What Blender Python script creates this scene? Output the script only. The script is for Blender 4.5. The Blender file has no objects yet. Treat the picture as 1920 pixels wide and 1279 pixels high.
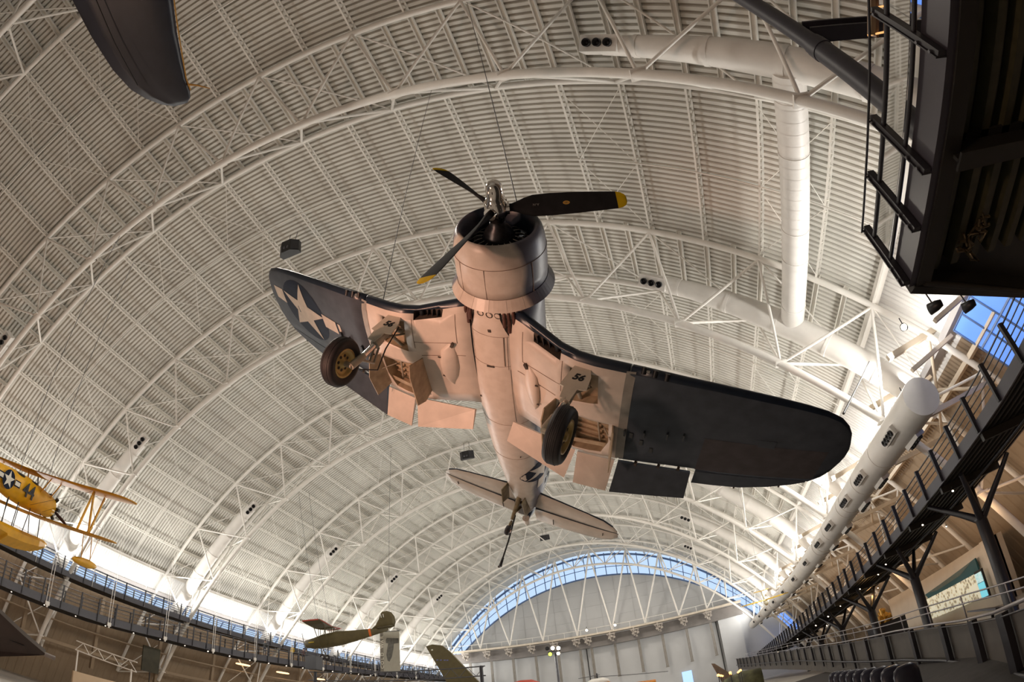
import bpy, math, random
from math import sin, cos, pi, radians, sqrt, atan2, hypot
from mathutils import Vector as V, Matrix, noise
scene = bpy.context.scene
COL = scene.collection
random.seed(7)

# ------------------------------------------------------------------ camera
# equidistant fisheye, f = 1020 px on a 1920 px wide frame (36 mm sensor)
cam_data = bpy.data.cameras.new('fisheye_camera')
cam_data.type = 'PANO'
cam_data.sensor_fit = 'HORIZONTAL'
cam_data.sensor_width = 36.0
F_MM = 1020.0 * 36.0 / 1920.0
cy_ = cam_data
cy_.panorama_type = 'FISHEYE_LENS_POLYNOMIAL'
cy_.fisheye_fov = radians(200)
cy_.fisheye_polynomial_k0 = 0.0
cy_.fisheye_polynomial_k1 = -1.0 / F_MM
cy_.fisheye_polynomial_k2 = 0.0
cy_.fisheye_polynomial_k3 = 0.0
cy_.fisheye_polynomial_k4 = 0.0
cam_data.clip_start = 0.05
cam_data.clip_end = 1000
cam = bpy.data.objects.new('fisheye_camera', cam_data)
COL.objects.link(cam)
CAM = V((16.7, 0.0, 0.0))
Rc = Matrix.Rotation(radians(14.109), 3, 'Z') @ Matrix.Rotation(radians(39.187), 3, 'X') @ Matrix(((1, 0, 0), (0, 0, -1), (0, 1, 0))) @ Matrix.Rotation(radians(-6.558), 3, 'Z')
cam.matrix_world = Matrix.Translation(CAM) @ Rc.to_4x4()
scene.camera = cam

# ------------------------------------------------------------------ view / sky / lights
vs = scene.view_settings
scene.display_settings.display_device = 'sRGB'
vs.view_transform = 'Standard'
vs.look = 'None'
vs.exposure = -0.08
vs.gamma = 1.0
vs.use_curve_mapping = False
scene.cycles.use_denoising = True
scene.cycles.max_bounces = 7
scene.cycles.diffuse_bounces = 4
scene.cycles.glossy_bounces = 3
scene.cycles.transparent_max_bounces = 12
scene.cycles.sample_clamp_indirect = 6.0
scene.cycles.caustics_reflective = False
scene.cycles.caustics_refractive = False

world = bpy.data.worlds.new('evening_sky')
scene.world = world
world.use_nodes = True
bg = world.node_tree.nodes['Background']
bg.inputs[0].default_value = (0.68, 0.81, 1.0, 1)
bg.inputs[1].default_value = 1.15

def light(name, kind, loc, energy, color, target=None, **kw):
    d = bpy.data.lights.new(name, kind)
    d.energy = energy
    d.color = color
    for k, v in kw.items():
        setattr(d, k, v)
    o = bpy.data.objects.new(name, d)
    o.location = loc
    if target is not None:
        o.rotation_euler = (V(target) - V(loc)).to_track_quat('-Z', 'Y').to_euler()
    COL.objects.link(o)
    return o

WARM = (1.0, 0.80, 0.62)
NEUT = (1.0, 0.965, 0.90)
# uplight troughs along both side walls (long fluorescent runs under the vault springing)
def trough(x, y0, y1, z, tx, tz, energy, color):
    o = light('uplight', 'AREA', (x, (y0 + y1) / 2, z), energy, color, None, shape='RECTANGLE', size=0.5, size_y=y1 - y0)
    d = V((tx - x, 0, tz - z)).normalized()
    # local -Z along d, local Y along world Y
    zax = -d; yax = V((0, 1, 0)); xax = yax.cross(zax)
    o.matrix_world = Matrix.Translation((x, (y0 + y1) / 2, z)) @ Matrix((xax, yax, zax)).transposed().to_4x4()
    return o
trough(-28.4, 13, 101, 10.3, 8, 22, 12000, NEUT)
trough(28.6, 12, 101, 10.3, -8, 22, 10200, NEUT)
# cove lights that wash the white wall bands
trough(-29.2, 10, 101, 9.9, -34, 12.0, 2600, (1, .98, .95))
trough(29.6, 12, 101, 10.1, 34, 12.5, 2100, (1, .98, .95))
# high-bay lamps under the crown, shining down on the floor
for yy in (6, 32, 60, 88):
    light('high_bay_lamp', 'AREA', (4, yy, 24.0), 1800, (1, .9, .78), (4, yy, 0), shape='DISK', size=3.0)
# warm exhibit floodlights low on the left and beside the camera
light('exhibit_flood', 'AREA', (4.0, -6.0, -1.2), 900, (1.0, 0.66, 0.48), (14.0, 8.0, 6.5), shape='DISK', size=1.6)
light('exhibit_spot', 'SPOT', (6.0, -2.0, -1.2), 5200, (1.0, 0.50, 0.34), (13.3, 7.0, 6.2), spot_size=radians(30), spot_blend=0.9, shadow_soft_size=0.25)
light('exhibit_flood', 'AREA', (-22, 6.0, -1.3), 900, (1.0, 0.66, 0.48), (-20, 8, 22), shape='DISK', size=3)
light('wall_wash', 'AREA', (-27.0, 45, -1.0), 220, (1.0, 0.66, 0.36), (-35, 45, 2), shape='RECTANGLE', size=70, size_y=1.0)
light('wall_wash', 'AREA', (30.5, 35, 2.6), 700, (1.0, 0.62, 0.34), (35, 35, 6), shape='RECTANGLE', size=60, size_y=0.8)

# ------------------------------------------------------------------ materials
MATS = {}
def mat(name, col, rough=0.5, metal=0.0, nscale=None, namt=0.12, bump=0.0, bscale=None, emit=None, estr=0, spec=0.5, coat=0.0, stretch=None):
    if name in MATS:
        return MATS[name]
    m = bpy.data.materials.new(name)
    m.use_nodes = True
    nt = m.node_tree
    b = nt.nodes['Principled BSDF']
    b.inputs['Roughness'].default_value = rough
    b.inputs['Metallic'].default_value = metal
    b.inputs['Specular IOR Level'].default_value = spec
    b.inputs['Coat Weight'].default_value = coat
    b.inputs['Base Color'].default_value = (*col, 1)
    if nscale:
        tc = nt.nodes.new('ShaderNodeTexCoord')
        src = tc.outputs['Object']
        if stretch:
            mp = nt.nodes.new('ShaderNodeMapping'); mp.inputs['Scale'].default_value = stretch
            nt.links.new(src, mp.inputs[0]); src = mp.outputs[0]
        n = nt.nodes.new('ShaderNodeTexNoise')
        n.inputs['Scale'].default_value = nscale
        n.inputs['Detail'].default_value = 4
        nt.links.new(src, n.inputs['Vector'])
        r = nt.nodes.new('ShaderNodeValToRGB')
        r.color_ramp.elements[0].position = 0.3
        r.color_ramp.elements[1].position = 0.7
        r.color_ramp.elements[0].color = (*[max(0, c * (1 - namt)) for c in col], 1)
        r.color_ramp.elements[1].color = (*[min(1, c * (1 + namt)) for c in col], 1)
        nt.links.new(n.outputs['Fac'], r.inputs[0])
        nt.links.new(r.outputs[0], b.inputs['Base Color'])
        if bump:
            n2 = n
            if bscale:
                n2 = nt.nodes.new('ShaderNodeTexNoise'); n2.inputs['Scale'].default_value = bscale
                nt.links.new(src, n2.inputs['Vector'])
            bp = nt.nodes.new('ShaderNodeBump'); bp.inputs['Strength'].default_value = bump; bp.inputs['Distance'].default_value = 0.02
            nt.links.new(n2.outputs['Fac'], bp.inputs['Height'])
            nt.links.new(bp.outputs[0], b.inputs['Normal'])
    if emit:
        b.inputs['Emission Color'].default_value = (*emit, 1)
        b.inputs['Emission Strength'].default_value = estr
    MATS[name] = m
    return m

def glass(name, tint=(0.85, 0.92, 1.0), refl=0.12):
    m = bpy.data.materials.new(name); m.use_nodes = True
    nt = m.node_tree; nt.nodes.clear()
    out = nt.nodes.new('ShaderNodeOutputMaterial')
    t = nt.nodes.new('ShaderNodeBsdfTransparent'); t.inputs[0].default_value = (*tint, 1)
    g = nt.nodes.new('ShaderNodeBsdfGlossy'); g.inputs['Roughness'].default_value = 0.03
    fr = nt.nodes.new('ShaderNodeFresnel'); fr.inputs[0].default_value = 1.45
    mx = nt.nodes.new('ShaderNodeMixShader')
    nt.links.new(fr.outputs[0], mx.inputs[0]); nt.links.new(t.outputs[0], mx.inputs[1]); nt.links.new(g.outputs[0], mx.inputs[2])
    nt.links.new(mx.outputs[0], out.inputs[0])
    MATS[name] = m
    return m

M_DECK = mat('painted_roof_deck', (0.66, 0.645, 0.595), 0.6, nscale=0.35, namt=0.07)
M_FLUTE = mat('dark_grey_deck_flute', (0.33, 0.305, 0.26), 0.7, nscale=0.35, namt=0.07)  # darker own finish of the perforated flutes
M_STEEL = mat('white_painted_steel', (0.80, 0.77, 0.72), 0.45, nscale=1.5, namt=0.05)
M_JOIST = mat('painted_joist_steel', (0.76, 0.735, 0.68), 0.5, nscale=2.0, namt=0.06)
M_WALL = mat('ribbed_white_wall', (0.78, 0.77, 0.74), 0.55, nscale=0.5, namt=0.05)
M_DUCT = mat('white_spiral_duct', (0.77, 0.74, 0.70), 0.42, nscale=1.2, namt=0.05)
M_BLACK = mat('black_plastic', (0.012, 0.012, 0.014), 0.45, nscale=5, namt=0.2)
M_DARK = mat('dark_bridge_steel', (0.020, 0.019, 0.024), 0.42, nscale=3, namt=0.15)
M_DARK2 = mat('dark_underdeck_steel', (0.018, 0.016, 0.013), 0.55, nscale=3, namt=0.15)
M_FASCIA = mat('grey_bridge_fascia', (0.044, 0.041, 0.053), 0.4, nscale=2, namt=0.1)
M_CONC = mat('polished_concrete', (0.40, 0.37, 0.335), 0.5, nscale=0.4, namt=0.1)
M_BEIGE = mat('beige_gallery_wall', (0.30, 0.225, 0.15), 0.7, nscale=0.6, namt=0.06)
M_ENDW = mat('grey_door_panel', (0.47, 0.475, 0.48), 0.55, nscale=0.3, namt=0.05)
M_RUBBER = mat('black_tyre_rubber', (0.022, 0.017, 0.018), 0.6, nscale=8, namt=0.2)
M_CABLE = mat('steel_cable', (0.10, 0.10, 0.11), 0.4, 0.6, nscale=5, namt=0.1)
M_CHROME = mat('polished_chrome', (0.78, 0.74, 0.70), 0.06, 1.0, nscale=3, namt=0.03)
M_GLASS = glass('window_glass', (0.80, 0.90, 1.0))
M_CLEAR = glass('clear_panel_glass', (0.90, 0.95, 0.94))
M_FRAME = mat('blue_grey_mullion', (0.10, 0.17, 0.34), 0.4, nscale=3, namt=0.08)

# ------------------------------------------------------------------ mesh helpers
class MB:
    """collects polygons, then links them as ONE mesh object"""
    def __init__(s):
        s.v = []; s.f = []; s.m = []; s.sm = []; s.mi = 0; s.smooth = False
    def add(s, vs, fs, mi=None, smooth=None):
        o = len(s.v)
        s.v.extend([tuple(p) for p in vs])
        mi = s.mi if mi is None else mi
        smooth = s.smooth if smooth is None else smooth
        for f in fs:
            s.f.append(tuple(i + o for i in f)); s.m.append(mi); s.sm.append(smooth)
        return s
    def box(s, c, size, rot=None, mi=None):
        c = V(c); hx, hy, hz = size[0] / 2, size[1] / 2, size[2] / 2
        pts = [V((x, y, z)) for x in (-hx, hx) for y in (-hy, hy) for z in (-hz, hz)]
        if rot is not None:
            pts = [rot @ p for p in pts]
        return s.add([c + p for p in pts], [(0, 1, 3, 2), (4, 6, 7, 5), (0, 4, 5, 1), (2, 3, 7, 6), (0, 2, 6, 4), (1, 5, 7, 3)], mi, False)
    def bar(s, p, q, w, h, up=(0, 0, 1), mi=None):
        p = V(p); q = V(q); d = (q - p)
        if d.length < 1e-6: return s
        d.normalize(); u = V(up)
        if abs(d.dot(u)) > 0.98: u = V((0, 1, 0)) if abs(d.y) < .9 else V((1, 0, 0))
        a = d.cross(u).normalized(); b = a.cross(d).normalized()
        pts = [e + a * (sx * w / 2) + b * (sz * h / 2) for e in (p, q) for sx, sz in ((-1, -1), (1, -1), (1, 1), (-1, 1))]
        return s.add(pts, [(3, 2, 1, 0), (4, 5, 6, 7), (0, 1, 5, 4), (1, 2, 6, 5), (2, 3, 7, 6), (3, 0, 4, 7)], mi, False)
    def tube(s, pts, r, n=8, cap=True, mi=None, closed=False):
        pts = [V(p) for p in pts]; rs = r if isinstance(r, (list, tuple)) else [r] * len(pts)
        N = len(pts); vs = []; prev = None
        for i, p in enumerate(pts):
            if closed: d = pts[(i + 1) % N] - pts[i - 1]
            else: d = pts[min(i + 1, N - 1)] - pts[max(i - 1, 0)]
            d.normalize()
            if prev is None:
                u = V((0, 0, 1)) if abs(d.z) < .9 else V((1, 0, 0))
                a = d.cross(u).normalized()
            else:
                a = (prev - d * prev.dot(d)).normalized()
            prev = a; b = d.cross(a)
            for k in range(n):
                t = 2 * pi * k / n
                vs.append(p + (a * cos(t) + b * sin(t)) * rs[i])
        fs = []
        for i in range(N if closed else N - 1):
            j = (i + 1) % N
            for k in range(n):
                k2 = (k + 1) % n
                fs.append((i * n + k, i * n + k2, j * n + k2, j * n + k))
        s.add(vs, fs, mi, True)
        if cap and not closed:
            s.add(vs[:n], [tuple(range(n - 1, -1, -1))], mi, False)
            s.add(vs[-n:], [tuple(range(n))], mi, False)
        return s
    def lathe(s, prof, M=None, n=24, mi=None, a0=0.0, a1=2 * pi, mis=None, smooth=True):
        """profile of (r, h) revolved about local Z, placed by matrix M"""
        full = abs(a1 - a0 - 2 * pi) < 1e-6; k = n if full else n + 1
        vs = []
        for r, h in prof:
            for i in range(k):
                t = a0 + (a1 - a0) * i / n
                p = V((r * cos(t), r * sin(t), h)); vs.append(M @ p if M is not None else p)
        for j in range(len(prof) - 1):
            fs = []
            for i in range(n):
                i2 = (i + 1) % k
                fs.append((j * k + i, j * k + i2, (j + 1) * k + i2, (j + 1) * k + i))
            if j == 0: base = len(s.v); s.v.extend([tuple(p) for p in vs])
            for f in fs:
                s.f.append(tuple(q + base for q in f)); s.m.append((mis[j] if mis else (s.mi if mi is None else mi))); s.sm.append(smooth)
        return s
    def loft(s, rings, closed=True, cap=True, mi=None, smooth=True, fmi=None):
        n = len(rings[0]); vs = [p for r in rings for p in r]; o = len(s.v)
        s.v.extend([tuple(p) for p in vs])
        for i in range(len(rings) - 1):
            for k in range(n if closed else n - 1):
                k2 = (k + 1) % n
                s.f.append((o + i * n + k, o + i * n + k2, o + (i + 1) * n + k2, o + (i + 1) * n + k))
                s.m.append(fmi(i, k) if fmi else (s.mi if mi is None else mi)); s.sm.append(smooth)
        if cap:
            for a, rev in ((0, True), (len(rings) - 1, False)):
                idx = [o + a * n + k for k in range(n)]
                s.f.append(tuple(reversed(idx)) if rev else tuple(idx)); s.m.append(fmi(a, 0) if fmi else (s.mi if mi is None else mi)); s.sm.append(False)
        return s
    def prism(s, poly, z0, z1, M=None, mi=None):
        """2-D polygon extruded along local Z"""
        n = len(poly)
        pts = [V((x, y, z0)) for x, y in poly] + [V((x, y, z1)) for x, y in poly]
        if M is not None: pts = [M @ p for p in pts]
        fs = [tuple(range(n - 1, -1, -1)), tuple(range(n, 2 * n))] + [(i, (i + 1) % n, n + (i + 1) % n, n + i) for i in range(n)]
        return s.add(pts, fs, mi, False)
    def mesh(s, name, mats):
        me = bpy.data.meshes.new(name)
        me.from_pydata(s.v, [], s.f)
        for m in (mats if isinstance(mats, (list, tuple)) else [mats]): me.materials.append(m)
        me.polygons.foreach_set('material_index', s.m)
        me.polygons.foreach_set('use_smooth', s.sm)
        me.update()
        return me
    def build(s, name, mats, parent=None, **props):
        o = bpy.data.objects.new(name, s.mesh(name, mats))
        COL.objects.link(o)
        if parent is not None: o.parent = parent
        for k, v in props.items(): o[k] = v
        return o

def tag(o, label=None, cat=None, group=None, kind=None):
    if label: o['label'] = label
    if cat: o['category'] = cat
    if group: o['group'] = group
    if kind: o['kind'] = kind
    return o
def thing(name, label, cat, loc=(0, 0, 0), M=None, group=None, kind=None):
    o = bpy.data.objects.new(name, None)
    o.empty_display_size = 0.3
    COL.objects.link(o)
    o.matrix_world = M if M is not None else Matrix.Translation(V(loc))
    return tag(o, label, cat, group, kind)
def inst(name, mesh, parent=None, M=None):
    o = bpy.data.objects.new(name, mesh); COL.objects.link(o)
    if parent is not None: o.parent = parent
    if M is not None: o.matrix_local = M
    return o
def local(parent_loc, p):
    return V(p) - V(parent_loc)
def basis(x, y, z, o):
    return Matrix.Translation(V(o)) @ Matrix((V(x), V(y), V(z))).transposed().to_4x4()
def text_mesh(txt, size, depth, M, name, material, parent=None, align='CENTER', bold=0.0, shear=0.0, **props):
    c = bpy.data.curves.new(name + '_curve', 'FONT')
    c.body = txt; c.size = size; c.extrude = depth; c.align_x = align; c.align_y = 'CENTER'; c.offset = bold; c.shear = shear
    c.resolution_u = 3
    t = bpy.data.objects.new(name + '_tmp', c); COL.objects.link(t)
    bpy.context.view_layer.update()
    me = bpy.data.meshes.new_from_object(t.evaluated_get(bpy.context.evaluated_depsgraph_get()))
    bpy.data.objects.remove(t); bpy.data.curves.remove(c)
    me.materials.clear(); me.materials.append(material)
    o = bpy.data.objects.new(name, me); COL.objects.link(o)
    if parent is not None: o.parent = parent
    o.matrix_local = M
    for k, v in props.items(): o[k] = v
    return o
# ================================================================== the vault
FLOOR = -1.7
def prof(x): return 29 - .015060 * x * x - 3.797e-6 * x ** 4
_xs = [-46 + i * 0.01 for i in range(9201)]
_ss = [0.0]
for i in range(1, len(_xs)):
    _ss.append(_ss[-1] + hypot(.01, prof(_xs[i]) - prof(_xs[i - 1])))
_s0 = _ss[4600]
_ss = [a - _s0 for a in _ss]
import bisect
def arc(s, off=0.0):
    i = min(max(bisect.bisect_left(_ss, s), 1), len(_ss) - 1)
    t = (s - _ss[i - 1]) / (_ss[i] - _ss[i - 1]); x = _xs[i - 1] + .01 * t
    g = -2 * .015060 * x - 4 * 3.797e-6 * x ** 3; n = hypot(1, g)
    return (x - g / n * off, prof(x) + off / n)
def arcP(s, off, y):
    x, z = arc(s, off); return V((x, y, z))
def arc_n(s):
    a = arc(s, 0); b = arc(s, 1); return V((b[0] - a[0], 0, b[1] - a[1]))
def s_at_z(z, sign):
    lo, hi = 0.0, 56.0
    for _ in range(50):
        m = (lo + hi) / 2
        if arc(sign * m)[1] > z: lo = m
        else: hi = m
    return sign * lo
Y1, PITCH, TW = 6.309, 14.37, 4.945
S0, SP = 2.4, 6.35
EDGE_L, EDGE_R = S0 - 6 * SP, S0 + 5 * SP
ENDY = 102.5

def ribbed(s_a, s_b, y_a, y_b, pitch, depth, off, ds=1.3):
    mb = MB(); ys = []
    y = y_a
    while y < y_b:
        ys += [(y, 0), (y + pitch * .52, 0), (y + pitch * .62, depth), (y + pitch * .90, depth)]
        y += pitch
    n = max(2, int(abs(s_b - s_a) / ds)); vs = []
    for j in range(n + 1):
        s = s_a + (s_b - s_a) * j / n
        x0, z0 = arc(s, off); x1, z1 = arc(s, off + depth)
        for yy, d in ys: vs.append((x1 if d else x0, yy, z1 if d else z0))
    k = len(ys)
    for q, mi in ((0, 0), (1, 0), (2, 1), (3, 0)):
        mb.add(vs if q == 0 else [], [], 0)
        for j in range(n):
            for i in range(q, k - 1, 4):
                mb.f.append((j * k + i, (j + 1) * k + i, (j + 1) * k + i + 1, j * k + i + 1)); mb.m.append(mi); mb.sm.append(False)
    return mb
DECK_OFF = 0.52
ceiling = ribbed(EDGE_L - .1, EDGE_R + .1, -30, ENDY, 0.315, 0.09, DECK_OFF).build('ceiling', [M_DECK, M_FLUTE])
tag(ceiling, 'white ribbed steel deck of the arched hangar roof', kind='structure')

# open web joists along the hall, one object each
JL = PITCH - TW
def joist_mesh(L, depth=0.46):
    mb = MB()
    for z in (0.02, -depth):
        mb.box((0, L / 2, z), (0.10, L, 0.045))
    n = int(L / 0.62); d = L / n
    for i in range(n):
        y = i * d
        mb.bar((0, y, -depth), (0, y + d / 2, 0.0), 0.035, 0.035, (1, 0, 0))
        mb.bar((0, y + d / 2, 0.0), (0, y + d, -depth), 0.035, 0.035, (1, 0, 0))
    return mb.mesh('joist', M_JOIST)
JM = joist_mesh(JL)
for bay in range(-2, 7):
    ya = Y1 + TW + bay * PITCH if bay >= -2 else 0
    ya = Y1 + TW + (bay) * PITCH
    if ya > ENDY - 3: continue
    k0 = -12 if bay > -1 else -10
    for k in range(k0, 11):
        if bay < 0 and k > 9: continue
        s = S0 + k * SP / 2
        n = arc_n(s); o = arcP(s, DECK_OFF - .03, ya); yv = V((0, 1, 0)); xv = yv.cross(n)
        inst('joist', JM, ceiling, basis(xv, yv, n, o))
# bridging pipes: thin tubes that follow the arc midway along each bay, with rod crosses
for bay in range(-1, 6):
    ya = Y1 + TW + bay * PITCH + JL / 2
    MB().tube([arcP(EDGE_L + (EDGE_R - EDGE_L) * i / 40, -0.02, ya) for i in range(41)], 0.045, 6).build('bridging_pipe', M_JOIST, ceiling)
    for k in (-11, -9, -5, -3, 5, 8):
        mb = MB()
        for (a, b) in ((0, 1), (1, 0)):
            mb.bar(arcP(S0 + (k + a) * SP / 2, -.05, ya - JL / 2 + .4), arcP(S0 + (k + b) * SP / 2, -.05, ya + .1 * (a - b)), .03, .03)
            mb.bar(arcP(S0 + (k + a) * SP / 2, -.05, ya + .1), arcP(S0 + (k + b) * SP / 2, -.05, ya + JL / 2 - .4), .03, .03)
        mb.build('cross_bracing', M_JOIST, ceiling)

# roof trusses: two top chords, one bottom chord, a pyramid web and short purlins
ORD = ['arched white roof truss that cuts the top left corner of the photo',
       'nearest arched white roof truss, curving high above the propeller fighter',
       'arched white roof truss passing right behind the nose of the hanging fighter',
       'arched white roof truss seen just below the flaps of the hanging fighter',
       'arched white roof truss whose foot is left of the olive high-wing plane',
       'arched white roof truss whose foot is hidden by the olive high-wing plane',
       'second arched white roof truss from the glazed end wall',
       'last arched white roof truss, just in front of the glazed end wall']
def truss(i, y, lab):
    t = thing('roof_truss', lab, 'truss', (0, y, 0), group=None)
    L = lambda p: V(p) - V((0, y, 0))
    sa, sb = S0 - 8 * SP, S0 + 7.4 * SP
    if i == 0: sa = EDGE_L - 6
    N = 72
    for yy in (y, y + TW):
        MB().tube([L(arcP(sa + (sb - sa) * j / N, 0, yy)) for j in range(N + 1)], 0.165, 10).build('top_chord', M_STEEL, t)
    MB().tube([L(arcP(sa + 2 + (sb - sa - 4) * j / N, -3.757, y + TW / 2)) for j in range(N + 1)], 0.20, 10).build('bottom_chord', M_STEEL, t)
    for k in range(-8, 7):
        s = S0 + k * SP
        b = L(arcP(s + SP / 2, -3.757, y + TW / 2))
        for yy in (y, y + TW):
            for q in (s, s + SP):
                p = L(arcP(q, -.12, yy))
                MB().tube([b, p], 0.078, 8, cap=False).build('web_member', M_STEEL, t)
        MB().box(b, (.55, .5, .08)).build('gusset_plate', M_STEEL, t)
        if k < 6:
            MB().tube([L(arcP(s, -.05, y)), L(arcP(s + SP, -.05, y + TW))], 0.05, 6, cap=False).build('lateral_brace', M_STEEL, t)
    PM = truss.pm
    for k in range(-24, 21):
        s = S0 + k * SP / 4
        n = arc_n(s); yv = V((0, 1, 0)); xv = yv.cross(n)
        inst('purlin', PM, t, basis(xv, yv, n, L(arcP(s, DECK_OFF - .06, y))))
    return t
truss.pm = MB().box((0, TW / 2, -.02), (.26, TW, .03)).box((.12, TW / 2, -.10), (.025, TW, .18)).box((-.12, TW / 2, -.10), (.025, TW, .18)).mesh('purlin', M_JOIST)
for i in range(0, 8):
    truss(i, Y1 + (i - 1) * PITCH, ORD[i])

# ------------------------------------------------------------------ walls, floor
tag(MB().box((0, 40, FLOOR - .1), (90, 150, .2)).build('floor', M_CONC), 'pale concrete hangar floor', kind='structure')
tag(MB().box((22, 18, FLOOR + .01), (9, 50, .02)).build('floor', mat('dark_void_floor', (.035, .03, .028), .9, nscale=3, namt=.2)), 'added dark floor strip for the dark void below the ramp railing', kind='structure')  # dark strip added over the floor to stand in for the dark void
SWT = {}
for side, sg, edge, nm in (('left', -1, EDGE_L, 'wall_left'), ('right', 1, EDGE_R, 'wall_right')):
    s_win_top = s_at_z(9.8, sg); s_win_bot = s_at_z(8.7, sg); s_floor = s_at_z(FLOOR - .8, sg)
    SWT[sg] = (s_win_top, s_win_bot)
    w = ribbed(edge, s_win_top, -30, ENDY, 0.30, 0.06, DECK_OFF - .1, 0.9).build(nm, [M_WALL, M_WALL])
    tag(w, 'white ribbed %s hangar wall above the window strip, washed by uplights' % side, kind='structure')
    lo = ribbed(s_win_bot, s_floor, -30, ENDY, 0.9, 0.05, DECK_OFF - .1, 1.2).build('wall_base', [M_BEIGE, M_BEIGE], w)
    lo['label'] = 'beige lower wall below the window strip'
    # grey ledge and eave beam
    xa, za = arc(s_at_z(10.35, sg), 0.12)
    MB().box((xa, 36, za), (.6, 132, .36)).build('ledge', mat('grey_ledge', (.34, .32, .31), .6, nscale=1, namt=.06), w)
    xa, za = arc(edge, .25)
    MB().box((xa, 36, za), (.35, 132, .35)).build('eave_beam', M_STEEL, w)
    # window strip: panes and mullions
    if sg > 0:
        lo2 = ribbed(s_win_top, s_win_bot, -30, ENDY, 0.30, 0.06, DECK_OFF - .1, 0.9).build('wall_band', [M_BEIGE, M_BEIGE], w)
        continue
    win = MB()
    a = arcP(s_win_top, .45, -30); b = arcP(s_win_bot, .45, -30)
    win.add([a, b, b + V((0, 132, 0)), a + V((0, 132, 0))], [(0, 1, 2, 3)])
    wo = win.build('window_1' if sg < 0 else 'window_2', M_GLASS)
    tag(wo, 'low strip of blue clerestory windows along the %s wall' % side, kind='structure')
    for y in range(-28, 102, 2):
        p = arcP(s_win_top, .42, y); q = arcP(s_win_bot, .42, y)
        MB().bar(p, q, .10, .12, (0, 1, 0)).build('mullion', M_FRAME, wo)
    for s_ in (s_win_top, s_win_bot):
        MB().bar(arcP(s_, .42, -30), arcP(s_, .42, ENDY), .16, .12).build('window_rail', M_FRAME, wo)

# end wall: panels, arched window band, beam, door guides
def inner(x):                                     # lower edge of the glazed arch
    return 24.6 - 0.0136 * (x - 0.5) ** 2 - 4.2e-6 * (x - .5) ** 4
def outer(x): return prof(x) + .5
wb = MB(); nseg = 60
xsn = [-30 + 60 * i / nseg for i in range(nseg + 1)]
for i in range(nseg):
    a, b = xsn[i], xsn[i + 1]
    za, zb = max(inner(a), FLOOR), max(inner(b), FLOOR)
    wb.add([(a, ENDY, FLOOR), (b, ENDY, FLOOR), (b, ENDY, zb), (a, ENDY, za)], [(0, 1, 2, 3)])
for sx in (-1, 1):
    wb.add([(sx * 30, ENDY, FLOOR), (sx * 42, ENDY, FLOOR), (sx * 42, ENDY, 8), (sx * 30, ENDY, inner(30 * sx))], [(0, 1, 2, 3)])
wall_far = wb.build('wall_far', M_ENDW)
tag(wall_far, 'grey panelled end wall with hangar doors under the arched window', kind='structure')
# joints between wall panels, as real shallow battens
for x in range(-28, 30, 3):
    z1 = inner(x) - .1
    MB().box((x, ENDY - .03, (z1 + 14.4) / 2), (.06, .05, max(.1, z1 - 14.4))).build('panel_batten', M_ENDW, wall_far)
for z in (16.5, 19, 21.5):
    hw = sqrt(max(0.1, (24.6 - z) / .0142))
    MB().box((.5, ENDY - .03, z), (2 * hw - .4, .05, .05)).build('panel_batten', M_ENDW, wall_far)
band = MB()
for i in range(nseg):
    a, b = xsn[i], xsn[i + 1]
    band.add([(a, ENDY + .05, max(inner(a), 9)), (b, ENDY + .05, max(inner(b), 9)), (b, ENDY + .05, outer(b)), (a, ENDY + .05, outer(a))], [(0, 1, 2, 3)])
win3 = tag(band.build('window_3', M_GLASS), 'arched band of pale blue glazing above the end wall', kind='structure')
for i in range(nseg + 1):
    x = xsn[i]
    if i % 2 == 0: MB().bar((x, ENDY, max(inner(x), 9)), (x * 1.02, ENDY, outer(x) - .3), .14, .14, (0, 1, 0)).build('mullion', M_FRAME, win3)
for off, r in ((0, .16), (1.7, .07)):
    MB().tube([(x, ENDY - .02, inner(x) + off) for x in xsn], r, 6).build('window_rail', M_FRAME, win3)
MB().tube([(x, ENDY - .02, outer(x) - .62) for x in xsn], .2, 6).build('window_rail', M_FRAME, win3)
# closing wall behind the camera and the floor slab edge
tag(MB().box((0, -30.2, 13), (90, .3, 36)).build('wall_near', M_WALL), 'white wall behind the camera', kind='structure')
# header beam with catwalk in front of the doors
hb = thing('header_truss', 'long beige header beam with V struts above the hangar doors', 'truss', (0, 100.6, 13.2))
MB().box((-3, 0, 0), (60, 1.4, .35)).build('catwalk', mat('beige_header_steel', (.56, .49, .40), .5, nscale=1, namt=.1), hb)
MB().box((-3, .9, -1.3), (60, .5, 2.0)).build('door_track', mat('dark_taupe_track', (.17, .155, .145), .6, nscale=1, namt=.1), hb)
MB().tube([(-33, -.7, 1.1), (27, -.7, 1.1)], .05, 6).build('rail', M_STEEL, hb)
for x in range(-32, 28, 3):
    MB().tube([(x, -.7, 0), (x, -.7, 1.1)], .04, 5).build('rail_post', M_STEEL, hb)
TOPS = [S0 + SP / 2 + k * SP for k in range(-5, 5)]
vb = [(-25.4, -21.0), (-19.8, -15.6), (-14.2, -10.3), (-8.4, -5.0), (-2.6, .3), (3.2, 5.6), (9.1, 11.0), (14.6, 16.3), (20.0, 21.6)]
for k in range(8):
    xb = [-21.5, -15.6, -9.2, -2.75, 3.67, 9.67, 15.8, 20.9][k]
    tops = [(-22.5, 21.0), (-17.7, 25.1), (-11.25, 27.4), (-4.7, 28.3), (1.9, 28.3), (8.6, 27.2), (14.4, 24.8), (20.4, 21.3), (24.5, 17.5)]
    for tp in tops[k:k + 2]:
        MB().tube([(xb, 0, .3), (tp[0], -2.4, prof(tp[0]) - 13.2 - .5)], .15, 8, cap=False).build('v_strut', M_STEEL, hb)
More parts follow.
